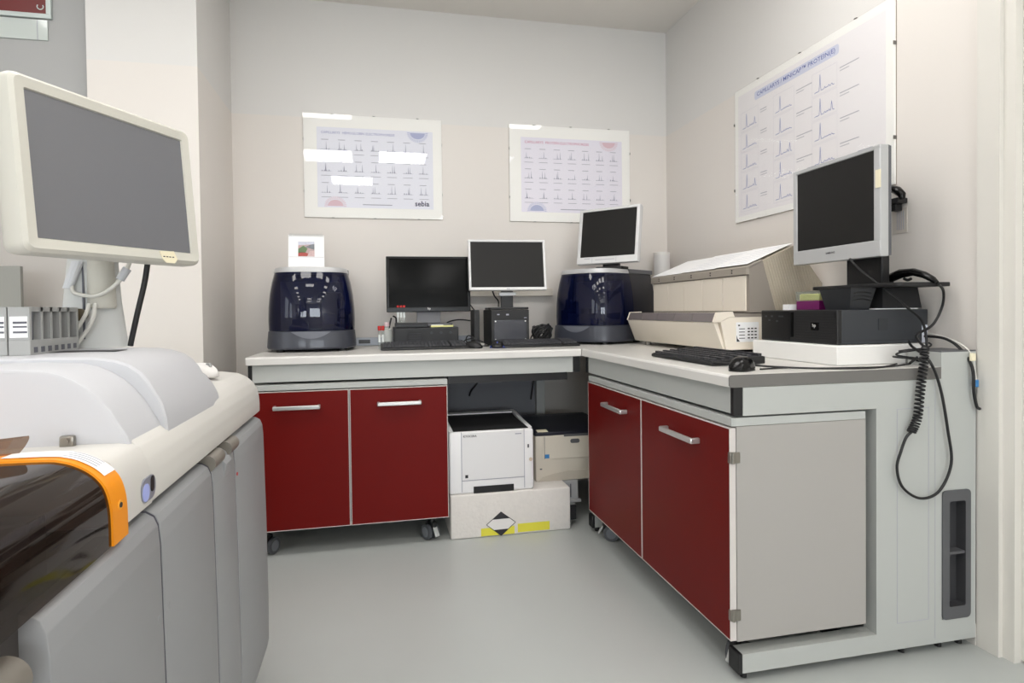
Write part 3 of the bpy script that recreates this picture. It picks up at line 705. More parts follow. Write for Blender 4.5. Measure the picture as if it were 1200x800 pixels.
# silver monitor on the small cube computer
t = thing('flat_monitor', 'pale silver wide monitor standing on the black cube computer', 'monitor', (-1.168, -.36, 1.100), -.05)
Mx, _ = screen_head(t, .405, .254, .013, .014, .013, .017, .247, -.15, M_SILVERW, M_SCREEN, .035, y0=-.045)
B().box(-.045, .05, -.034, -.01, .076, .096, .003).to('tilt_bracket', M_SILVER, t)
B().box(-.034, .034, -.028, -.008, .010, .102, .003).to('neck', M_BLACK, t)
B().prism(rrect(.225, .18, .02, 5, 0, 0), 'z', 0, .012, .003).to('stand_base', M_BLACK, t)
B().box(-.009, .009, -.0126, -.0118, -.1385, -.1345).xf(Mx).to('brand_mark', M_INKG, t, smooth=0)
# silver monitor on the corner analyzer
t = thing('flat_monitor', 'silver square-screen monitor tilted back on the corner blue analyzer', 'monitor', (-.555, -.385, 1.3255), -.82)
Mx, _ = screen_head(t, .338, .272, .020, .020, .016, .040, .205, -.16, M_SILVERW, M_SCREEN, .045, M_SILVER, y0=-.02)
B().box(-.05, .05, .0, .03, .012, .06, .004).to('neck', M_BLACK, t)
B().prism(rrect(.17, .13, .03, 5, .0, .02), 'z', 0, .014, .003).to('stand_base', M_BLACK, t)
B().box(-.09, -.0885, -.0128, -.0118, -.170, -.144).box(.06, .0615, -.0128, -.0118, -.170, -.144).box(-.07, .05, -.0128, -.0118, -.156, -.153).box(-.14, -.105, -.0128, -.0118, -.148, -.145).xf(Mx).to('control_marks', M_INKG, t, smooth=0)

# ---- computers on the back bench
LP = (-1.616, -.18, .900)
t = thing('desktop_computer', 'flat black desktop computer lying under the black wide monitor', 'computer', LP)
mv(B().box(-1.790, -1.442, -.372, -.070, .905, 1.008, .004), LP).to('case', M_CASE, t)
mv(B().box(-1.788, -1.444, -.378, -.371, .908, 1.005, .003), LP).to('front_bezel', M_BLACK, t)
mv(B().prism(rrect(.085, .075, .03, 6, -1.680, .950), 'y', -.3795, -.3775), LP).to('fan_grille', M_BLACKM, t)
gb = B()
for k in range(5):
    gb.box(-1.715, -1.645, -.3803, -.3793, .925 + .012 * k, .929 + .012 * k)
mv(gb, LP).to('grille_bar', M_CASE, t, smooth=0)
for k in range(3): mv(B().cyl((-1.59 + .052 * k, -.380, .978), (-1.59 + .052 * k, -.3775, .978), .008, n=12), LP).to('port', M_CASE, t)
mv(B().box(-1.777, -1.768, -.3795, -.3775, .912, .922), LP).to('badge', M_WHITE, t, smooth=0)
for fx_ in (-1.77, -1.46):
    mv(B().box(fx_ - .02, fx_ + .02, -.36, -.08, .900, .906), LP).to('foot', M_BLACK, t)
t = thing('external_drive', 'thin black drive box lying on the flat black computer', 'drive', (-1.697, -.30, 1.008))
B().box(-.088, .088, -.075, -.015, 0, .026, .003).to('case', M_BLACK, t)
B().box(-.082, .082, -.0765, -.0745, .008, .012).to('slot', M_CASE, t, smooth=0)
t = thing('note_pad', 'small yellow and white note pad on the flat black computer', 'notepad', (-1.525, -.33, 1.0085), .06)
B().box(-.068, .055, -.03, .03, 0, .009).to('pages', M_PAPERY, t, smooth=0)
B().box(-.066, .0, -.028, .028, .009, .012).to('top_sheet', M_PAPER, t, smooth=0)

LP = (-1.165, -.33, .900)
t = thing('desktop_computer', 'black cube computer with glossy front under the pale silver monitor', 'computer', LP)
mv(B().box(-1.272, -1.062, -.445, -.20, .907, 1.099, .004), LP).to('case', M_BLACKM, t)
mv(B().box(-1.273, -1.061, -.452, -.444, .907, 1.098, .003), LP).to('front_bezel', M_BLACK, t)
mv(B().box(-1.258, -1.075, -.4545, -.451, .930, 1.043, .002), LP).to('front_panel', mat('dark_mirror_panel', (62, 64, 72), .12, spec=.6), t)
for x, z in ((-1.25, .937), (-1.083, .937), (-1.25, 1.036), (-1.083, 1.036)): mv(B().cyl((x, -.4562, z), (x, -.4543, z), .004, n=10), LP).to('panel_screw', M_ALU, t)
mv(B().box(-1.24, -1.227, -.4535, -.451, 1.070, 1.076).box(-1.19, -1.175, -.4535, -.451, 1.068, 1.076).box(-1.09, -1.075, -.4535, -.451, 1.052, 1.056), LP).to('front_marks', M_INKG, t, smooth=0)
for fx_ in (-1.25, -1.085):
    for fy in (-.43, -.22): mv(B().cyl((fx_, fy, .900), (fx_, fy, .908), .012, n=12), LP).to('foot', M_BLACK, t)
t = thing('router', 'thin upright black box beside the black cube computer', 'router', (-1.345, -.36, .900))
B().box(-.016, .014, -.055, .075, .018, .200, .003).to('body', M_BLACK, t)
B().box(-.045, .04, -.06, .06, 0, .018, .004).to('stand', mat('router_stand', (190, 188, 182), .5), t)

# ---- keyboards and mice
KEYM = mat('key_black', (58, 58, 62), .5)
def keyboard(loc, rz, w, d, label, group=None, dark=M_BLACK):
    t = thing('keyboard', label, 'keyboard', loc, rz)
    B().prism([(-d / 2, .002), (-d / 2, .012), (-d / 2 + .008, .016), (d / 2 - .01, .030), (d / 2, .028), (d / 2, .004)], 'x', -w / 2, w / 2, .002).to('case', dark, t)
    kb = B()
    sl = (.030 - .016) / (d - .018)
    rows = 6
    for r in range(rows):
        y = -d / 2 + .022 + r * (d - .040) / (rows - 1) + (.006 if r == 5 else -.004)
        if y > d / 2 - .012: y = d / 2 - .014
        z = .016 + (y + d / 2 - .008) * sl
        blocks = [(-w / 2 + .012, 15), (w / 2 - .155, 3), (w / 2 - .088, 4)]
        p = .0192 * w / .45
        for bx, n in blocks:
            k = 0
            while k < n:
                if r == 0 and bx == blocks[0][0] and k == 4:
                    kb.box(bx + k * p + .001, bx + (k + 6) * p - .001, y - .0072, y + .0072, z - .001, z + .008); k += 6; continue
                kb.box(bx + k * p + .0012, bx + (k + 1) * p - .0012, y - .0072, y + .0072, z - .001, z + .008); k += 1
    kb.to('keys', KEYM, t, smooth=0, kind='stuff')
    B().box(w / 2 - .085, w / 2 - .02, d / 2 - .016, d / 2 - .013, .0295, .0305).to('indicator_strip', M_INKG, t, smooth=0)
    return t
keyboard((-1.640, -.510, .900), .0, .445, .155, 'black keyboard in front of the flat black computer')
keyboard((-1.045, -.535, .900), .0, .445, .150, 'black keyboard in front of the black cube computer')
keyboard((-.690, -1.615, .900), -PI / 2 - .0, .45, .20, 'large black keyboard in front of the beige analyzer')
def mouse(loc, rz, L, wd, h, m, label, m2=None, m3=None):
    t = thing('computer_mouse', label, 'mouse', loc, rz)
    rings = []
    for i in range(19):
        v = -1 + 2 * i / 18; u = .5 * v * .999
        ww = max(.12, (1 - abs(v) ** 2.8)) ** .42
        zz = max(.10, (1 - abs(v - .08 * (1 - v * v)) ** 2.3)) ** .62 * (1 - .10 * v)
        ring = []
        for k in range(17):
            a = PI * k / 16
            ring.append((wd / 2 * ww * math.copysign(abs(math.cos(a)) ** .7, math.cos(a)), u * L, .004 + h * zz * math.sin(a) ** .85))
        ring += [(-wd / 2 * ww * .9, u * L, .002), (wd / 2 * ww * .9, u * L, .002)]
        rings.append(ring)
    B().loft(rings).to('shell', m, t, smooth=60)
    B().prism(rrect(wd * .92, L * .94, wd * .4, 6), 'z', 0, .008, .001).to('sole', m2 or M_BLACK, t)
    B().cyl((-.004, -L * .28, h * .86), (.004, -L * .28, h * .86), .008, n=14).to('scroll_wheel', m3 or M_DGREY, t)
    return t
mouse((-1.392, -.555, .900), .9, .105, .060, .034, M_BLACK, 'black computer mouse beside the flat computer keyboard')
mouse((-1.262, -.575, .900), -.3, .100, .066, .032, M_BLACK, 'dark computer mouse with translucent blue flanks', M_BLUEM, M_BLUEM)
mt = bpy.data.objects['computer_mouse.001']
for sx in (-1, 1): B().loft([[(sx * .030, -.04, .002), (sx * .040, -.04, .002), (sx * .036, -.04, .012), (sx * .030, -.04, .014)], [(sx * .030, .04, .002), (sx * .044, .04, .002), (sx * .038, .04, .014), (sx * .030, .04, .016)]]).to('blue_flank', M_BLUEM, mt)
mouse((-.775, -1.985, .900), 2.2, .112, .066, .040, M_BLACKG, 'shiny black computer mouse at the corner of the right-hand bench')

# ---- small things on the back bench
def tube_thing(x, y, z, h, label, group):
    t = thing('sample_tube', label, 'sample tube', (x, y, z), 0, group)
    B().lathe([(.004, 0), (.0065, .003), (.007, .01), (.007, h - .02)], n=14).to('glass', M_CLEAR, t)
    B().lathe([(.0068, h - .024), (.0085, h - .022), (.0085, h - .002), (.007, h)], n=14).to('cap', M_REDCAP, t)
    B().lathe([(.0062, h * .3), (.0062, h * .62)], n=14).to('label_band', M_PAPER, t)
    return t
for x in (-1.868, -1.850): tube_thing(x, -.45, .900, .122, 'red-capped glass sample tube standing in front of the white bottle', 'red-capped tubes in front of the bottle')
for x in (-1.767, -1.750, -1.734): tube_thing(x, -.335, 1.034, .095, 'red-capped glass sample tube standing on the drive box', 'red-capped tubes on the drive box')
t = thing('squeeze_bottle', 'translucent white plastic bottle at the end of the flat computer', 'bottle', (-1.828, -.345, .900))
B().lathe([(.026, 0), (.029, .004), (.029, .088), (.024, .102), (.012, .112), (.012, .118)], n=24).to('body', M_MILK, t)
B().lathe([(.014, .116), (.014, .134), (.012, .138)], n=20).to('cap', mat('pink_cap', (222, 196, 200), .5), t)
# bundle of cables beside the cube computer: loops of one tangled flex
cb = B(); rr = random.Random(11)
for k in range(16):
    R = .030 + rr.random() * .034; ax_ = Vector((rr.random() - .5, rr.random() * .9 + .1, rr.random() - .5)).normalized()
    e1 = ax_.orthogonal().normalized(); e2 = ax_.cross(e1); c0 = Vector(((rr.random() - .5) * .03, (rr.random() - .5) * .02, .062 + (rr.random() - .5) * .02))
    pts = []
    for q in range(15):
        a = 2 * PI * q / 14
        p = c0 + (e1 * math.cos(a) * 1.1 + e2 * math.sin(a)) * R * (1 + .12 * math.sin(3 * a + k))
        pts.append((p.x, p.y, max(.006, p.z)))
    cb.tube(pts, .0042, 6, 3)
o = cb.to('cable_bundle', M_BLACK); o.location = (-.965, -.37, .900); tag(o, 'tangled bundle of black cable between the cube computer and corner analyzer', 'cable')
def cable(pts, r, m, label, cat='cable', sub=6, name='cable'):
    b = B().tube(pts, r, 8, sub); o = b.to(name, m)
    return tag(origin(o, pts[-1]), label, cat)
cable([(-1.365, -.30, 1.04), (-1.42, -.24, 1.045), (-1.47, -.20, 1.035), (-1.50, -.17, 1.014)], .004, M_BLACK, 'black cable from the router to the flat computer')
cable([(-1.80, -.20, 1.06), (-1.812, -.18, 1.00), (-1.808, -.16, .94), (-1.80, -.14, .906)], .0045, M_BLACK, 'black cable dropping behind the white bottle')
cable([(-1.79, -.24, 1.07), (-1.775, -.22, 1.06), (-1.772, -.21, 1.03), (-1.76, -.2, 1.012)], .0045, M_BLACK, 'black cable curling onto the flat computer by the tubes')
cable([(-1.36, -.50, .906), (-1.34, -.42, .93), (-1.39, -.40, .96), (-1.41, -.45, .93), (-1.36, -.47, .91), (-1.296, -.47, .905), (-1.287, -.42, .905)], .003, M_BLACK, 'thin black mouse cable curling between the two computers')
cable([(-1.285, -.52, .908), (-1.31, -.45, .92), (-1.37, -.44, .945), (-1.41, -.37, .93), (-1.40, -.30, .905)], .003, M_BLACK, 'thin black mouse cable looping up beside the router')
cable([(-1.24, -.31, 1.22), (-1.225, -.30, 1.18), (-1.20, -.29, 1.15), (-1.195, -.27, 1.118)], .004, M_BLACK, 'black video cable behind the pale silver monitor')
cable([(-1.36, -.22, 1.14), (-1.335, -.21, 1.11), (-1.31, -.2, 1.07), (-1.305, -.17, .96), (-1.30, -.14, .906)], .0035, M_BLACK, 'black power cable hanging between the two back monitors')
# tall white cylinder in the corner
t = thing('cup_dispenser', 'tall white cylinder standing in the bench corner behind the beige analyzer', 'dispenser', (-.094, -.112, .905))
B().lathe([(.048, 0), (.050, .004), (.050, .535), (.047, .542)], n=32).to('body', M_WHITE, t)
B().lathe([(.051, .530), (.051, .546), (.046, .548)], n=32).to('lid', mat('soft_white_lid', (236, 234, 230), .4), t)

# ================================================================== BEIGE ANALYZER ON THE RIGHT-HAND BENCH
LA = (-.27, -.96, .900)
Y0, Y1 = -1.420, -.540
t = thing('capillary_analyzer', 'long beige analyzer with a slanted paper-covered top on the right-hand bench', 'analyzer', LA)
mv(B().prism([(-.470, .920), (-.020, .920), (-.020, 1.055), (-.455, 1.055), (-.495, 1.036)], 'y', Y0, Y1), LA).to('lower_body', M_BIO, t)
dw = mv(B().prism([(-.522, 1.034), (-.478, .922), (-.468, .922), (-.500, 1.034)], 'y', Y0 + .012, Y1 - .004, .002), LA).to('drawer', M_BIO, t)
for k in range(5):
    ya = Y0 + .02 + k * (Y1 - Y0 - .03) / 5; yb_ = Y0 + .02 + (k + 1) * (Y1 - Y0 - .03) / 5
    mv(B().prism([(-.522, 1.036), (-.508, 1.074), (-.440, 1.076), (-.430, 1.056), (-.456, 1.056), (-.497, 1.036)], 'y', ya + .002, yb_ - .002), LA).to('smoked_lid', M_SMOKEB, t)
for ya, yb_ in ((Y0, Y0 + .018), (Y1 - .008, Y1)):
    mv(B().prism([(-.525, 1.035), (-.509, 1.077), (-.440, 1.079), (-.430, 1.056), (-.456, 1.056), (-.497, 1.036)], 'y', ya, yb_), LA).to('lid_end', M_BIO, t)
mv(B().prism([(-.430, 1.056), (-.430, 1.070), (-.02, 1.074), (-.02, 1.056)], 'y', Y0 + .002, Y1 - .002), LA).to('ledge', M_BIOS, t)
mv(B().prism([(-.362, 1.074), (-.362, 1.262), (-.300, 1.290), (-.236, 1.075)], 'y', Y0, Y1), LA).to('upper_front', M_BIOS, t)
def vent_mat():
    m = bpy.data.materials.new('ribbed_vent_beige'); m.use_nodes = True
    N = m.node_tree.nodes; L = m.node_tree.links; b = N['Principled BSDF']
    b.inputs['Base Color'].default_value = (*lin((186, 175, 157)), 1); b.inputs['Roughness'].default_value = .5
    tc = N.new('ShaderNodeTexCoord'); mp = N.new('ShaderNodeMapping'); mp.inputs['Rotation'].default_value = (0, .30, 0)
    w = N.new('ShaderNodeTexWave'); w.bands_direction = 'X'; w.inputs['Scale'].default_value = 26
    bp = N.new('ShaderNodeBump'); bp.inputs['Strength'].default_value = .6; bp.inputs['Distance'].default_value = .004
    L.new(tc.outputs['Object'], mp.inputs[0]); L.new(mp.outputs[0], w.inputs[0]); L.new(w.outputs['Fac'], bp.inputs['Height']); L.new(bp.outputs[0], b.inputs['Normal'])
    return m
mv(B().prism([(-.300, 1.290), (-.140, 1.358), (-.012, 1.195), (-.012, 1.075), (-.236, 1.075)], 'y', Y0 + .001, Y1 - .001), LA).to('ribbed_rear', vent_mat(), t)
mv(B().prism([(-.376, 1.233), (-.376, 1.264), (-.300, 1.296), (-.300, 1.288), (-.362, 1.258), (-.362, 1.233)], 'y', Y0, Y1 + .004), LA).to('cap_band', mat('analyzer_cap_taupe', (166, 158, 147), .5), t)
for k in range(5):
    ya = Y0 + .018 + k * (Y1 - Y0 - .026) / 5; yb_ = Y0 + .018 + (k + 1) * (Y1 - Y0 - .026) / 5
    mv(B().box(-.368, -.361, ya + .002, yb_ - .002, 1.080, 1.229, .0015), LA).to('door_panel', M_BIO, t)
    ym = (ya + yb_) / 2
    mv(B().box(-.3772, -.3755, ym - .004, ym + .004, 1.251, 1.257).box(-.3772, -.3755, ym - .004, ym + .004, 1.241, 1.247), LA).to('screw_pair', M_INK, t, smooth=0)
for fx_ in (-.44, -.08):
    for fy in (Y0 + .05, Y1 - .09): mv(B().cyl((fx_, fy, .900), (fx_, fy, .921), .016, n=16), LA).to('foot', M_CHROME, t)
lb = mv(B().box(-.425, -.320, Y0 - .0012, Y0 - .0002, .952, 1.034), LA).to('side_label', M_PAPER, t, smooth=0)
lp = B()
for r in range(4):
    for q in range(3): lp.box(-.372 + q * .016, -.362 + q * .016, Y0 - .002, Y0 - .0013, .966 + r * .013, .971 + r * .013)
    lp.box(-.412, -.385, Y0 - .002, Y0 - .0013, .966 + r * .013, .969 + r * .013)
lp.box(-.416, -.408, Y0 - .002, Y0 - .0013, 1.018, 1.024)
lp.prism([(-.423, .954), (-.408, .954), (-.419, .966), (-.423, .980)], 'y', Y0 - .002, Y0 - .0013)
mv(lp, LA).to('label_print', M_INK, lb, smooth=0)
# sheets of paper lying on the slanted top
def slope_pt(u, y, n=0.0):
    """u along the slope from the front edge (0) to the rear (1)"""
    a = Vector((-.372, y, 1.2675)); b_ = Vector((-.140, y, 1.3605))
    nrm = Vector((-(b_.z - a.z), 0, b_.x - a.x)).normalized()
    return a.lerp(b_, u) + nrm * n
for k, (ya, yb_, u0, u1, nn, lbl) in enumerate(((-.86, -.53, .02, .98, .0012, 'plain white paper sheet on the far end of the beige analyzer'), (-1.17, -.80, .03, 1.02, .0028, 'white paper sheet overlapping its neighbours on the beige analyzer top'), (-1.405, -1.12, .05, 1.03, .0044, 'white printed paper sheet at the ribbed end of the beige analyzer top'))):
    t = thing('paper_sheet', lbl, 'paper', slope_pt(.5, (ya + yb_) / 2, nn))
    L_ = t.location
    sb = B()
    pa = [slope_pt(u0, ya, nn), slope_pt(u0, yb_ - .01 * k, nn), slope_pt(u1, yb_, nn), slope_pt(u1, ya + .012, nn)]
    up_ = Vector((-.093, 0, .232)).normalized() * .0012
    sb.loft([[p for p in pa], [p + up_ for p in pa]])
    mv(sb, L_).to('sheet', M_PAPER, t, smooth=0)
    if k != 0:
        pl = B()
        for r in range(9):
            u = u0 + .1 + r * .095
            q = [slope_pt(u, ya + .03, nn + .0016), slope_pt(u, yb_ - .05 - .03 * (r % 3), nn + .0016), slope_pt(u + .012, yb_ - .05 - .03 * (r % 3), nn + .0016), slope_pt(u + .012, ya + .03, nn + .0016)]
            pl.quad(*q)
        mv(pl, L_).to('print_lines', mat('pale_print', (190, 194, 204), .6), t, smooth=0)

# ================================================================== COMPUTER STACK ON THE RIGHT-HAND BENCH
o = B().box(-.412, -.060, -1.962, -1.512, .900, .9655, .005, 2).to('foam_slab', mat('white_foam_slab', (238, 237, 234), .6, bump=.15, bscale=150))
tag(origin(o, (-.29, -1.7, .9)), 'white foam slab lying under the large desktop computer', 'foam slab')
LD = (-.22, -1.73, .966)
t = thing('desktop_computer', 'large charcoal desktop computer lying on the white foam slab', 'computer', LD)
mv(B().box(-.368, -.022, -1.932, -1.532, .968, 1.082, .003), LD).to('case', M_CASE, t)
fb = mv(B().box(-.386, -.367, -1.933, -1.531, .967, 1.083, .004), LD).to('front_bezel', M_BLACK, t)
mv(B().box(-.3875, -.3855, -1.70, -1.540, .972, 1.078, .001), LD).to('drive_panel', mat('satin_black_panel', (16, 16, 18), .35, spec=.3), t)
mv(B().box(-.3880, -.3865, -1.720, -1.706, .985, 1.075), LD).to('latch_strip', M_BLACKG, t)
gb = B()
for k in range(11): gb.box(-.3885, -.386, -1.925, -1.735, .976 + .0092 * k, .979 + .0092 * k)
mv(gb, LD).to('grille_bars', M_BLACKM, t, smooth=0)
mv(B().box(-.3893, -.386, -1.850, -1.812, 1.012, 1.040, .001), LD).to('badge_plate', M_BLACKG, t)
text('brand', 'hp', (-.3897 - LD[0], -1.821 - LD[1], 1.020 - LD[2]), (0, -1, 0), (0, 0, 1), .016, M_WHITE, t)
for y, z in ((-1.565, 1.060), (-1.60, 1.060), (-1.645, 1.060), (-1.66, 1.060), (-1.585, 1.045), (-1.63, 1.042)):
    mv(B().box(-.3885, -.3870, y - .006, y + .006, z - .003, z + .003), LD).to('port', M_CASE, t, smooth=0)
mv(B().prism(rrect(.036, .042, .005, 4, -.206, 1.033), 'y', -1.9335, -1.9315), LD).to('embossed_mark', mat('embossed_slate', (44, 47, 52), .5), t)
mv(B().box(-.366, -.024, -1.9326, -1.9319, .978, .9795), LD).to('case_seam', M_BLACKM, t, smooth=0)
mv(B().box(-.048, -.026, -1.9342, -1.9318, .967, 1.028), LD).to('side_sticker', mat('white_blue_sticker', (218, 222, 234), .5), t, smooth=0)
# tip box, paper pad, black tray
t = thing('pipette_tip_box', 'purple tip box with a clear lid over yellow tips on the large computer', 'tip box', (-.250, -1.685, 1.083))
B().box(-.052, .048, -.062, .058, 0, .034, .003).to('tray', M_PURPLE, t)
B().box(-.044, .040, -.054, .050, .034, .060, .004).to('tips', mat('yellow_tips', (220, 218, 130), .5), t)
lidb = B().box(-.053, -.051, -.063, .059, .034, .068).box(.047, .049, -.063, .059, .034, .068).box(-.051, .047, -.063, -.061, .034, .068).box(-.051, .047, .057, .059, .034, .068).box(-.053, .049, -.063, .059, .068, .070)
lidb.to('lid', M_CLEAR, t, smooth=0)
B().box(-.01, .012, -.066, -.062, .026, .038, .001).to('clasp', M_WHITE, t)
t = thing('paper_pad', 'small white pad beside the purple tip box on the large computer', 'paper pad', (-.265, -1.585, 1.083))
B().box(-.05, .05, -.020, .018, 0, .022).to('pages', M_PAPER, t, smooth=0)
t = thing('storage_tray', 'tapered black plastic tray box on the large computer', 'tray', (-.270, -1.845, 1.083))
def taper(w0, d0, w1, d1, z0, z1): return [[(-w0, -d0, z0), (w0, -d0, z0), (w0, d0, z0), (-w0, d0, z0)], [(-w1, -d1, z1), (w1, -d1, z1), (w1, d1, z1), (-w1, d1, z1)]]
B().loft(taper(.038, .056, .050, .074, 0, .074)).to('body', mat('charcoal_tray', (38, 40, 44), .45, bump=.0), t, smooth=0)
B().box(-.052, .052, -.076, .076, .072, .076, .001).to('rim', M_BLACK, t)
wv = B()
for k in range(3):
    pts = [(-.036 + .072 * q / 10, -.0575 - .0175 * (.030 + k * .012 + .006 * math.sin(q / 10 * PI)) / .074, .030 + k * .012 + .006 * math.sin(q / 10 * PI)) for q in range(11)]
    wv.tube(pts, .0016, 5, 2)
wv.to('wave_relief', M_BLACK, t)
# white sheet, riser and monitor
t = thing('paper_sheet', 'white paper sheet between the large computer and the black riser', 'paper', (-.12, -1.80, 1.0832))
B().box(-.105, .07, -.12, .12, 0, .003).to('sheet', M_PAPER, t, smooth=0)
t = thing('monitor_riser', 'black plastic riser block under the silver monitor base', 'riser', (-.115, -1.80, 1.0865))
B().loft(taper(.080, .120, .072, .112, 0, .070)).to('body', M_BLACKM, t, smooth=0)
t = thing('flat_monitor', 'silver square-screen monitor facing the room above the large computer', 'monitor', (-.13, -1.805, 1.157), -PI / 2)
# local -y -> world -x ; local x -> world -y
Mx, _ = screen_head(t, .377, .303, .021, .028, .015, .055, .310, 0.0, M_SILVER, M_SCREEN, .045, M_SIDE, y0=-.095)
for o_ in t.children: o_.location.x -= .068
B().box(-.080, .080, -.035, .0, .010, .20, .006).to('neck', M_BLACK, t)
B().prism(rrect(.40, .215, .02, 5, .02, .0), 'z', 0, .014, .003).to('stand_base', M_BLACK, t)
br = text('brand', 'SAMSUNG', (-.03 - .068, -.108, .310 - .1515 - .026), (1, 0, 0), (0, 0, 1), .045, M_INK, t, bold=.02)
B().box(.1985, .2200, -.1095, -.1078, -.030, .030).xf(Matrix.Translation((-.068, 0, .362))).to('note_sticker', M_CREAM, t, smooth=0)
B().box(-.195, -.150, -.108, -.1073, .474, .476).box(.055, .12, -.108, -.1073, .474, .476).to('bezel_print', M_INKG, t, smooth=0)
# barcode scanner resting on the base plate
def sweep(b, pts, radii, n=14, squash=.8):
    P = [Vector(p) for p in pts]; rings = []
    for i, p in enumerate(P):
        d = (P[min(i + 1, len(P) - 1)] - P[max(i - 1, 0)]).normalized()
        a = Vector((1, 0, 0)); a = (a - d * a.dot(d)).normalized(); c = d.cross(a)
        rings.append([p + a * math.cos(2 * PI * k / n) * radii[i] + c * math.sin(2 * PI * k / n) * radii[i] * squash for k in range(n)])
    return b.loft(rings)
LS = (-.10, -1.93, 1.172)
t = thing('barcode_scanner', 'black barcode scanner lying on the silver monitor base plate', 'scanner', LS)
sweep(B(), [(0, .085, .018), (0, .07, .022), (0, .03, .034), (0, -.02, .036), (0, -.06, .024), (0, -.09, .008), (0, -.105, -.003)], [.010, .020, .021, .017, .015, .013, .008], squash=.75).to('body', M_BLACKG, t, smooth=60)
sweep(B(), [(0, .075, .012), (0, .085, .012), (0, .098, .010)], [.016, .022, .024]).to('reading_head', M_BLACK, t, smooth=60)
B().tube([(.0, -.01, .014), (0, .004, .010), (0, .018, .016)], .005, 8, 4).to('trigger', M_BLACK, t)
# headset / second scanner hanging on the wall behind the monitor
LH = (-.002, -1.815, 1.44)
t = thing('wall_scanner_holder', 'black curved handset in a holder on the wall behind the silver monitor', 'handset', LH)
B().box(-.03, 0, .005, .035, 0, .035, .003).box(-.045, 0, -.018, .032, .024, .044, .004).to('holder', M_BLACK, t)
sweep(B(), [(-.035, .045, .085), (-.035, .02, .082), (-.038, -.01, .070), (-.040, -.032, .050), (-.036, -.03, .036)], [.012, .016, .018, .015, .010]).to('handset', M_BLACKG, t, smooth=60)
B().tube([(-.056, .012, .078), (-.058, -.004, .069)], .002, 6, 2).to('highlight_strip', M_SILVER, t)

# ---- cables at the end of the right-hand bench
def coil(path, r, turns, wire, label):
    P = spline(path, 30); n = len(P); b = B(); pts = []
    N = turns * 12
    for i in range(N + 1):
        u = i / N * (n - 1); k = min(int(u), n - 2); p = P[k].lerp(P[k + 1], u - k)
        d = (P[min(k + 1, n - 1)] - P[max(k - 1, 0)]).normalized()
        a = Vector((0, 1, 0)); a = (a - d * a.dot(d)).normalized(); c = d.cross(a)
        th = 2 * PI * i / 12
        pts.append(p + (a * math.cos(th) + c * math.sin(th)) * r)
    b.tube(pts, wire, 6, 1)
    return b
LCo = (-.236, -2.125, .96)
t = thing('coiled_cord', 'black coiled cord with a long loop hanging at the bench end', 'cord', LCo)
mv(coil([(-.234, -2.116, .965), (-.239, -2.116, .906), (-.251, -2.116, .829), (-.261, -2.116, .751), (-.283, -2.116, .708)], .0105, 26, .0032, ''), LCo).to('coil', M_BLACK, t, smooth=80)
mv(B().tube([(-.283, -2.116, .708), (-.300, -2.113, .690), (-.317, -2.112, .650), (-.332, -2.112, .599), (-.311, -2.112, .538), (-.245, -2.112, .499), (-.175, -2.112, .517), (-.130, -2.112, .599), (-.143, -2.112, .705), (-.172, -2.112, .839), (-.210, -2.108, .925), (-.190, -2.03, .962), (-.150, -1.98, .975)], .0042, 8, 8), LCo).to('loop', M_BLACK, t, smooth=80)
cable([(-.225, -2.116, .960), (-.20, -2.06, .985), (-.12, -1.985, 1.0), (-.06, -1.985, 1.03), (-.028, -1.99, 1.09), (-.045, -2.01, 1.14), (-.092, -2.035, 1.163)], .0042, M_BLACK, 'black cord running up from the coil to the barcode scanner')
cable([(-.245, -1.83, 1.262), (-.232, -1.87, 1.215), (-.20, -1.95, 1.14), (-.155, -1.972, 1.092), (-.095, -1.975, 1.045), (-.075, -1.975, .98), (-.10, -1.99, .945), (-.20, -2.03, .908)], .0042, M_BLACK, 'black monitor cable slanting down across the charcoal computer')
cable([(-.722, -2.000, .9035), (-.62, -1.985, .9035), (-.53, -2.04, .9035), (-.42, -2.075, .9035), (-.30, -2.055, .9035), (-.20, -2.03, .906)], .0026, M_BLACK, 'thin black mouse cable lying along the front of the foam slab')
cable([(-.80, -1.86, .918), (-.66, -1.90, .904), (-.56, -2.02, .9035), (-.43, -2.05, .9035), (-.33, -2.06, .904), (-.24, -2.02, .907)], .0028, M_BLACK, 'thin black keyboard cable lying beside the mouse cable')
kb_ = [(-.20 + .05 * math.cos(a) + .004 * k, -2.02 + .03 * math.sin(a), .912 + .006 * k + .01 * math.sin(a * .7)) for k, a in [(q / 12 * 3, 2 * PI * q / 12) for q in range(37)]]
cable(kb_, .003, M_BLACK, 'black cable tied up in a small coil at the bench corner', sub=3, name='cable_coil')
cable([(-.055, -1.95, .99), (-.052, -2.02, .985), (-.048, -2.07, .955), (-.045, -2.108, .897), (-.043, -2.112, .82), (-.03, -2.110, .775), (-.014, -2.106, .765)], .0046, M_BLACK, 'thick black cable bending down over the service column')
LE = (-.045, -2.106, .86)
t = thing('network_cable', 'thin pale network cable with a blue plug at the wall edge', 'cable', LE)
mv(B().tube([(-.05, -1.96, 1.0), (-.048, -2.03, .985), (-.046, -2.085, .960), (-.040, -2.106, .925), (-.034, -2.108, .88), (-.030, -2.108, .85)], .0028, 8, 6), LE).to('wire', M_CABLEW, t, smooth=80)
mv(B().box(-.052, -.034, -2.112, -2.104, .918, .942, .002), LE).to('tag', M_CREAM, t)
mv(B().box(-.038, -.024, -2.113, -2.103, .835, .858, .002), LE).to('plug', M_BLUE, t)

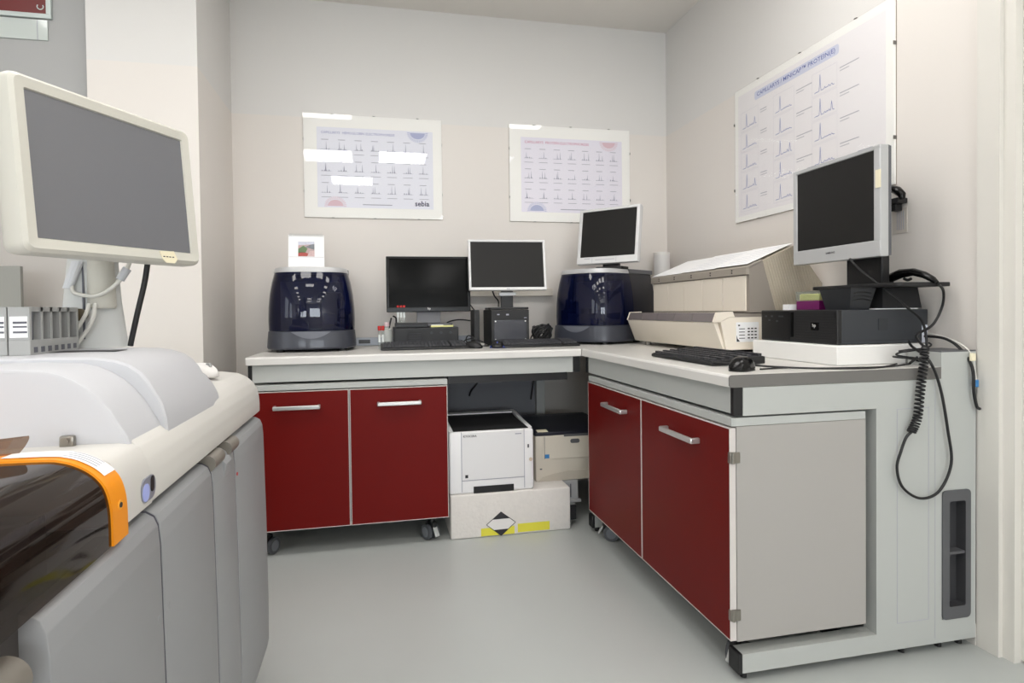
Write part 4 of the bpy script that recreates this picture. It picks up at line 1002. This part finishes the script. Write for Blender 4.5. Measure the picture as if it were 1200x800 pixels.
# ================================================================== GREY PARTITION BEYOND THE PIER
t = thing('partition_panel', 'plain grey partition panel standing in the passage behind the big analyzer', 'partition', (-4.0, -.3, 0))
B().box(-.5, .436, -.012, .012, .04, 1.338, .002).to('panel', M_GREYBOX, t)
for fx_ in (-.4, .35): B().box(fx_ - .03, fx_ + .03, -.15, .15, 0, .04, .004).to('foot', M_DGREY, t)

# ================================================================== BIG FLOOR ANALYZER ON THE LEFT
LB = (-2.62, -2.4, 0)
t = big = thing('floor_analyzer', 'big floor-standing analyzer with white hood, grey doors and orange-edged smoked cover', 'analyzer', LB)
YFAR, YOR0, YOR1, YNEAR = -1.763, -2.732, -2.778, -3.30
arch = [(-2.221, .806), (-2.2205, .830), (-2.222, .852), (-2.2265, .873), (-2.237, .893), (-2.254, .9095), (-2.278, .921), (-2.318, .927), (-2.40, .930)]
mv(B().prism(arch + [(-3.05, .930), (-3.05, .806)], 'y', -2.630, YFAR, .004), LB).to('deck', M_ANW, t, smooth=40)
arch2 = [(-2.219, .806), (-2.2195, .836), (-2.222, .856), (-2.228, .874), (-2.240, .889), (-2.256, .900), (-2.274, .907), (-2.300, .910), (-2.40, .911)]
mv(B().prism(arch[:5] + [(-2.2465, .8985), (-2.262, .9015), (-2.30, .902), (-3.05, .902), (-3.05, .806)], 'y', YOR0, -2.629), LB).to('deck_rim', M_ANW, t, smooth=40)
mv(B().box(-3.05, -2.245, YOR0, YFAR + .004, .06, .805).box(-3.05, -2.262, YNEAR, YOR0, .06, .70).box(-3.05, -2.70, YNEAR, YOR0, .70, .907).box(-3.05, -2.262, YNEAR, YNEAR + .03, .70, .89), LB).to('carcass', M_ANG2, t, smooth=0)
mv(B().box(-3.02, -2.32, YNEAR + .05, YFAR - .05, 0, .06), LB).to('plinth', M_BLACKM, t, smooth=0)
dprof = [(-2.246, .792), (-2.232, .790), (-2.220, .782), (-2.2145, .768), (-2.212, .74), (-2.208, .5), (-2.206, .25), (-2.207, .13), (-2.214, .10), (-2.232, .075), (-2.246, .072)]
for ya, yb_ in ((-2.944, -2.625), (-2.617, -2.324), (-2.315, -2.131), (-2.123, -1.766)):
    d = mv(B().prism(dprof, 'y', ya, yb_, .0012), LB).to('door', M_ANG, t, smooth=50)
for ya, yb_ in ((-2.625, -2.617), (-2.324, -2.315), (-2.131, -2.123)):  # dark filler strips put in the door gaps so the seams read as shade
    mv(B().prism([(x - .0015, z) for x, z in dprof], 'y', ya + .0008, yb_ - .0008), LB).to('door_gap_dark', mat('door_gap_slate', (66, 66, 78), .6), t, smooth=50)
for (y, z) in ((-2.642, .63), (-2.598, .63)):
    mv(B().cyl((-2.2118, y, z), (-2.2095, y, z), .006, n=14), LB).to('door_screw', M_ANG, t)
# hinge barrels between the doors
for ya, yb_ in ((-2.315, -2.235), (-2.175, -2.100)):
    mv(B().cyl((-2.224, ya, .786), (-2.224, yb_, .786), .017, n=20), LB).to('hinge_barrel', M_TAUPE, t)
mv(B().prism([(-2.246, .775), (-2.214, .775), (-2.206, .765), (-2.2115, .735), (-2.246, .735)], 'y', -2.232, -2.178, .002), LB).to('hinge_cover', M_ANG, t)
mv(B().cyl((-2.2112, -2.112, .712), (-2.2095, -2.112, .712), .004, n=12), LB).to('red_dot', M_REDCAP, t)
# oval indicator window on the deck front
ov = [(p[0], p[1]) for p in rrect(.058, .036, .0175, 7, -2.644, .832)]
mv(B().prism(ov, 'x', -2.2235, -2.2195), LB).to('indicator_rim', mat('indicator_grey', (132, 134, 146), .3), t)
mv(B().prism(rrect(.026, .026, .012, 6, -2.656, .829), 'x', -2.2205, -2.2188), LB).to('indicator_led', M_BLUELED, t)
mv(B().prism(rrect(.014, .024, .006, 5, -2.630, .836), 'x', -2.2205, -2.2188), LB).to('indicator_hole', M_BLACK, t)
# smoked cover with orange edge
def arch_rows(off, y0, y1, pts):
    rows = []
    n = len(pts)
    for i, p in enumerate(pts):
        a = Vector(pts[max(i - 1, 0)]); b_ = Vector(pts[min(i + 1, n - 1)]); d = (b_ - a).normalized(); nn = Vector((d.y, -d.x))
        q = Vector(p) + nn * off
        rows.append([(q.x, y0, q.y), (q.x, y1, q.y)])
    return rows
full = [(-2.219, .795)] + arch2 + [(-2.46, .911), (-2.52, .910), (-2.60, .908)]
fine = [tuple(v)[:2] for v in [Vector((p.x, p.y)) for p in spline([(a, b_, 0) for a, b_ in full], 4)]]
b = B().strip(arch_rows(.000, YOR1, YNEAR, fine)); mv(b, LB).to('smoked_cover', M_SMOKE, t, smooth=80, recalc=False, label='smoked brown see-through cover')
r0 = arch_rows(.003, YOR1, YOR0, fine); r1 = arch_rows(-.003, YOR1, YOR0, fine)
ob = B(); 
rings = [[a[0], a[1], c[1], c[0]] for a, c in zip(r0, r1)]
ob.loft(rings); mv(ob, LB).to('orange_edge', M_ORANGE, t, smooth=40)
lab = [p for p in fine if -2.36 < p[0] < -2.232 and p[1] > .87]
b = B().strip(arch_rows(.0042, YOR1 + .012, YOR0 - .002, lab)); mv(b, LB).to('warning_label', M_PAPER, t, smooth=80)
lnb = B()
for k in range(4):
    y = YOR1 + .018 + k * .007
    lnb.strip(arch_rows(.0048, y, y + .002, lab[3:-3 - 2 * (k % 2)]))
mv(lnb, LB).to('label_print', M_INKG, t, smooth=0)
mv(B().cyl((-2.2170, -2.755, .842), (-2.2158, -2.755, .842), .0065, n=16), LB).to('screw_ring', mat('screw_ring_orange', (250, 176, 60), .4), t)
mv(B().cyl((-2.2160, -2.755, .842), (-2.2148, -2.755, .842), .0035, n=14), LB).to('cover_screw', M_INK, t)
# the works under the cover
mv(B().box(-2.69, -2.265, YNEAR + .03, YOR0 - .004, .701, .716), LB).to('tray', M_BLACKM, t, smooth=0)
mv(B().box(-2.60, -2.30, -2.80, -2.76, .716, .84, .004).box(-2.60, -2.30, -3.10, -3.04, .716, .80, .004), LB).to('rack_lane', M_DGREY2, t)
mv(B().box(-2.31, -2.27, -2.96, -2.82, .716, .738, .006), LB).to('yellow_part', mat('yellow_plastic', (220, 190, 50), .4), t)
mv(B().box(-2.45, -2.37, -3.0, -2.86, .716, .79, .006), LB).to('rack_block', M_RACK, t)
# acrylic tab standing up from the cover
tb_ = B(); rows = []
for k in range(11):
    a = -1.75 + 2.9 * k / 10
    rows.append([(-2.375, -2.768 + .018 * math.cos(a), .922 + .016 * math.sin(a)), (-2.335 + .010 * math.sin(a), -2.752 + .018 * math.cos(a), .924 + .016 * math.sin(a))])
tb_.strip(rows); mv(tb_, LB).to('cover_tab', M_SMOKEL, t, smooth=80)
# hood
Pn = [(-2.243, .885), (-2.250, .912), (-2.262, .932), (-2.272, .951), (-2.286, .969), (-2.303, .986), (-2.322, .999), (-2.342, 1.0085), (-2.364, 1.014), (-2.42, 1.0175), (-2.98, 1.0185), (-2.98, .885)]
Pm = [(-2.236, .885), (-2.2385, .915), (-2.245, .942), (-2.2565, .963), (-2.265, .980), (-2.277, .996), (-2.294, 1.009), (-2.316, 1.0175), (-2.345, 1.0225), (-2.42, 1.0245), (-2.98, 1.0245), (-2.98, .885)]
Pf = [(-2.240, .885), (-2.246, .912), (-2.256, .933), (-2.270, .953), (-2.292, .970), (-2.308, .985), (-2.327, .999), (-2.349, 1.010), (-2.372, 1.018), (-2.43, 1.021), (-2.98, 1.021), (-2.98, .885)]
def sec(P, y): return [(x, y, z) for x, z in P]
def shrink(P, e): return [(x - e if i < 9 else x, (z - e if 3 < i < 11 else z)) for i, (x, z) in enumerate(P)]
mv(B().loft([sec(shrink(Pn, .004), -2.636), sec(shrink(Pn, .001), -2.634), sec(Pn, -2.630), sec(Pn, -2.497)]), LB).to('hood', M_HOOD, t, smooth=32)
mv(B().loft([sec(shrink(Pm, .003), -2.503), sec(Pm, -2.499), sec(Pm, -2.205), sec(Pf, -2.130)]), LB).to('hood', M_HOOD, t, smooth=22)
mv(B().box(-2.60, -2.375, -2.345, -2.290, 1.0247, 1.0253), LB).to('lane_slot', M_DGREY2, t, smooth=0)
mv(B().box(-2.338, -2.318, -2.646, -2.636, .897, .918, .003).cyl((-2.328, -2.648, .910), (-2.328, -2.645, .910), .004, n=12), LB).to('hood_latch', M_CHROME, t)
mv(B().box(-2.258, -2.240, YNEAR, YOR0, .70, .794), LB).to('cover_sill', mat('sill_dark', (70, 66, 64), .5), t)
mv(B().cyl((-2.236, -2.975, .742), (-2.236, -3.26, .742), .024, n=28), LB).to('front_rail', M_TAUPE, t)
# ---- racks on the hood
for k in range(3):
    x1 = -2.488 - k * .036
    nm = ['grey sample rack with open side slots next to the touch monitor pole', 'grey sample rack in the middle of three on the white hood', 'grey sample rack furthest from the touch monitor pole on the hood'][k]
    t = thing('sample_rack', nm, 'rack', (x1 - .017, -2.32, 1.0245), 0, 'grey sample racks on the white hood')
    rk = B().box(-.017, .017, -.090, .090, 0, .027, .001).box(-.017, .017, -.090, -.082, .027, .087, .0008).box(-.017, .017, .082, .090, .027, .087, .0008).box(-.017, -.013, -.082, .082, .027, .087)
    for q in range(1, 5): rk.box(-.013, .017, -.082 + q * .0328 - .004, -.082 + q * .0328 + .004, .027, .087)
    rk.box(-.013, .017, -.082, .082, .079, .087)
    rk.to('frame', M_RACK, t, smooth=0)
    for q in range(5): B().cyl((.001, -.0656 + q * .0328, .027), (.001, -.0656 + q * .0328, .079), .0085, n=12).to('tube_holder', M_RACKD, t)
    for q in range(7): B().box(.0165, .0176, -.078 + q * .024, -.066 + q * .024, .004, .014).to('foot_slot', M_RACKD, t, smooth=0)
    B().box(-.014, .014, -.0912, -.0898, .032, .070).to('label_card', M_PAPER, t, smooth=0)
    B().box(-.0085, .0135, -.0918, -.0911, .057, .061).box(-.0085, .0135, -.0918, -.0911, .050, .053).box(-.0085, .0135, -.0918, -.0911, .040, .0435).to('card_bars', M_RACKD, t, smooth=0)
# ---- white mouse on the deck
mouse((-2.335, -1.945, .930), 1.1, .105, .062, .034, M_WHITE, 'white computer mouse on the deck of the big analyzer', M_WHITE, M_RACK)
# ---- touch monitor on its pole
PX, PY, PZ = -2.486, -2.168, 1.0245
t = thing('touch_monitor', 'large beige touch monitor on a pale pole above the big analyzer', 'monitor', (PX, PY, PZ))
FM = Matrix.Translation((-PX, -PY, -PZ)) @ frame_matrix((-2.370, -2.317, 1.358), (.443, .896, .012), (-.0805, .0063, 1))
w, h, m_ = .345, .254, .027
def rr3(W_, H_, r, n): return [(p[0], p[1], n) for p in rrect(W_, H_, r, 6)]
ow, oh = w + 2 * m_, h + 2 * m_
B().loft([rr3(ow - .03, oh - .03, .012, -.062), rr3(ow - .006, oh - .006, .014, -.050), rr3(ow, oh, .016, -.040), rr3(ow, oh, .016, -.014), rr3(ow - .004, oh - .004, .015, -.006), rr3(ow - .016, oh - .016, .012, 0), rr3(w + .004, h + .004, .003, -.002), rr3(w, h, .002, -.007)], cap=True).xf(FM).to('bezel', M_BEIGE, t, smooth=30)
B().box(-w / 2, w / 2, -h / 2, h / 2, -.008, -.0055).xf(FM).to('screen', M_TOUCH, t, smooth=0)
B().prism([(.080, -.130), (.118, -.128), (.127, -.145), (.118, -.154), (.095, -.154), (.086, -.146)], 'z', -.001, .0008).xf(FM).to('note_sticker', M_CREAM, t, smooth=0)
sp2 = B()
for k in range(4): sp2.box(.088 + .008 * k, .093 + .008 * k, -.142, -.140, .0008, .0012)
sp2.xf(FM).to('sticker_writing', M_INK, t, smooth=0)
B().loft([rr3(.13, .12, .01, -.060), rr3(.11, .10, .01, -.085)]).xf(FM).to('rear_mount', M_BEIGE, t)
def ell(cx, cy, a, b, z, ang, k=28):
    return [(cx + a * math.cos(2 * PI * i / k) * math.cos(ang) - b * math.sin(2 * PI * i / k) * math.sin(ang), cy + a * math.cos(2 * PI * i / k) * math.sin(ang) + b * math.sin(2 * PI * i / k) * math.cos(ang), z) for i in range(k)]
AN = .25
B().loft([ell(0, 0, .066, .036, 0, AN), ell(0, 0, .062, .034, .03, AN), ell(0, 0, .054, .032, .10, AN), ell(.004, -.006, .048, .030, .17, AN), ell(.012, -.018, .044, .03, .24, AN), ell(.03, -.035, .044, .03, .31, AN)]).to('pole', mat('pole_pale_grey', (206, 208, 206), .4), t, smooth=50)
B().loft([ell(.026, -.018, .024, .024, .085, AN), ell(.026, -.020, .027, .027, .09, AN), ell(.028, -.028, .024, .024, .22, AN)]).to('cable_cover', M_BEIGE, t, smooth=50)
B().box(-.004, -.001, -.0385, -.03, .02, .20).to('pole_groove', M_RACKD, t, smooth=0)
B().cyl((-.008, -.036, .072), (-.006, -.050, .072), .013, n=20).to('knob', M_BROWNK, t)
B().loft([ell(-.03, -.014, .034, .028, 0, AN), ell(-.03, -.014, .034, .028, .035, AN), ell(-.03, -.014, .024, .022, .055, AN), ell(-.03, -.014, .010, .010, .062, AN)]).to('pole_shoulder', M_RACK, t, smooth=50)
B().tube([(-.022, -.040, .150), (-.018, -.047, .122), (.002, -.050, .113), (.030, -.050, .112), (.058, -.048, .130), (.080, -.046, .157), (.093, -.045, .190)], .0042, 8, 6).to('usb_cable', M_CABLEW, t, smooth=80)
B().loft([[(v[0] - .029, v[1] - .044, .128 + v[2]) for v in ell(0, 0, .010, .007, 0, 0, 12)], [(v[0] - .010, v[1] - .040, .185 + v[2]) for v in ell(0, 0, .012, .009, 0, 0, 12)]]).to('cable_plug', mat('plug_clear_grey', (206, 208, 212), .3), t)
B().cyl((.072, -.047, .146), (.086, -.045, .170), .0085, n=14).to('ferrite_bead', mat('bead_grey', (190, 192, 196), .35), t)
B().tube([(.012, -.046, .095), (.008, -.056, .07), (-.012, -.058, .035), (-.030, -.058, .008)], .0042, 8, 6).to('pole_cable', M_CABLEW, t, smooth=80)
B().tube([(.024, -.046, .095), (.022, -.058, .06), (.006, -.058, .03), (-.012, -.058, .006)], .0042, 8, 6).to('pole_cable', M_CABLEW, t, smooth=80)
B().tube([(.118, -.02, .190), (.110, -.02, .14), (.096, -.02, .08), (.082, -.018, .02), (.078, -.016, .003)], .0058, 10, 6).to('power_cable', M_BLACK, t, smooth=80)
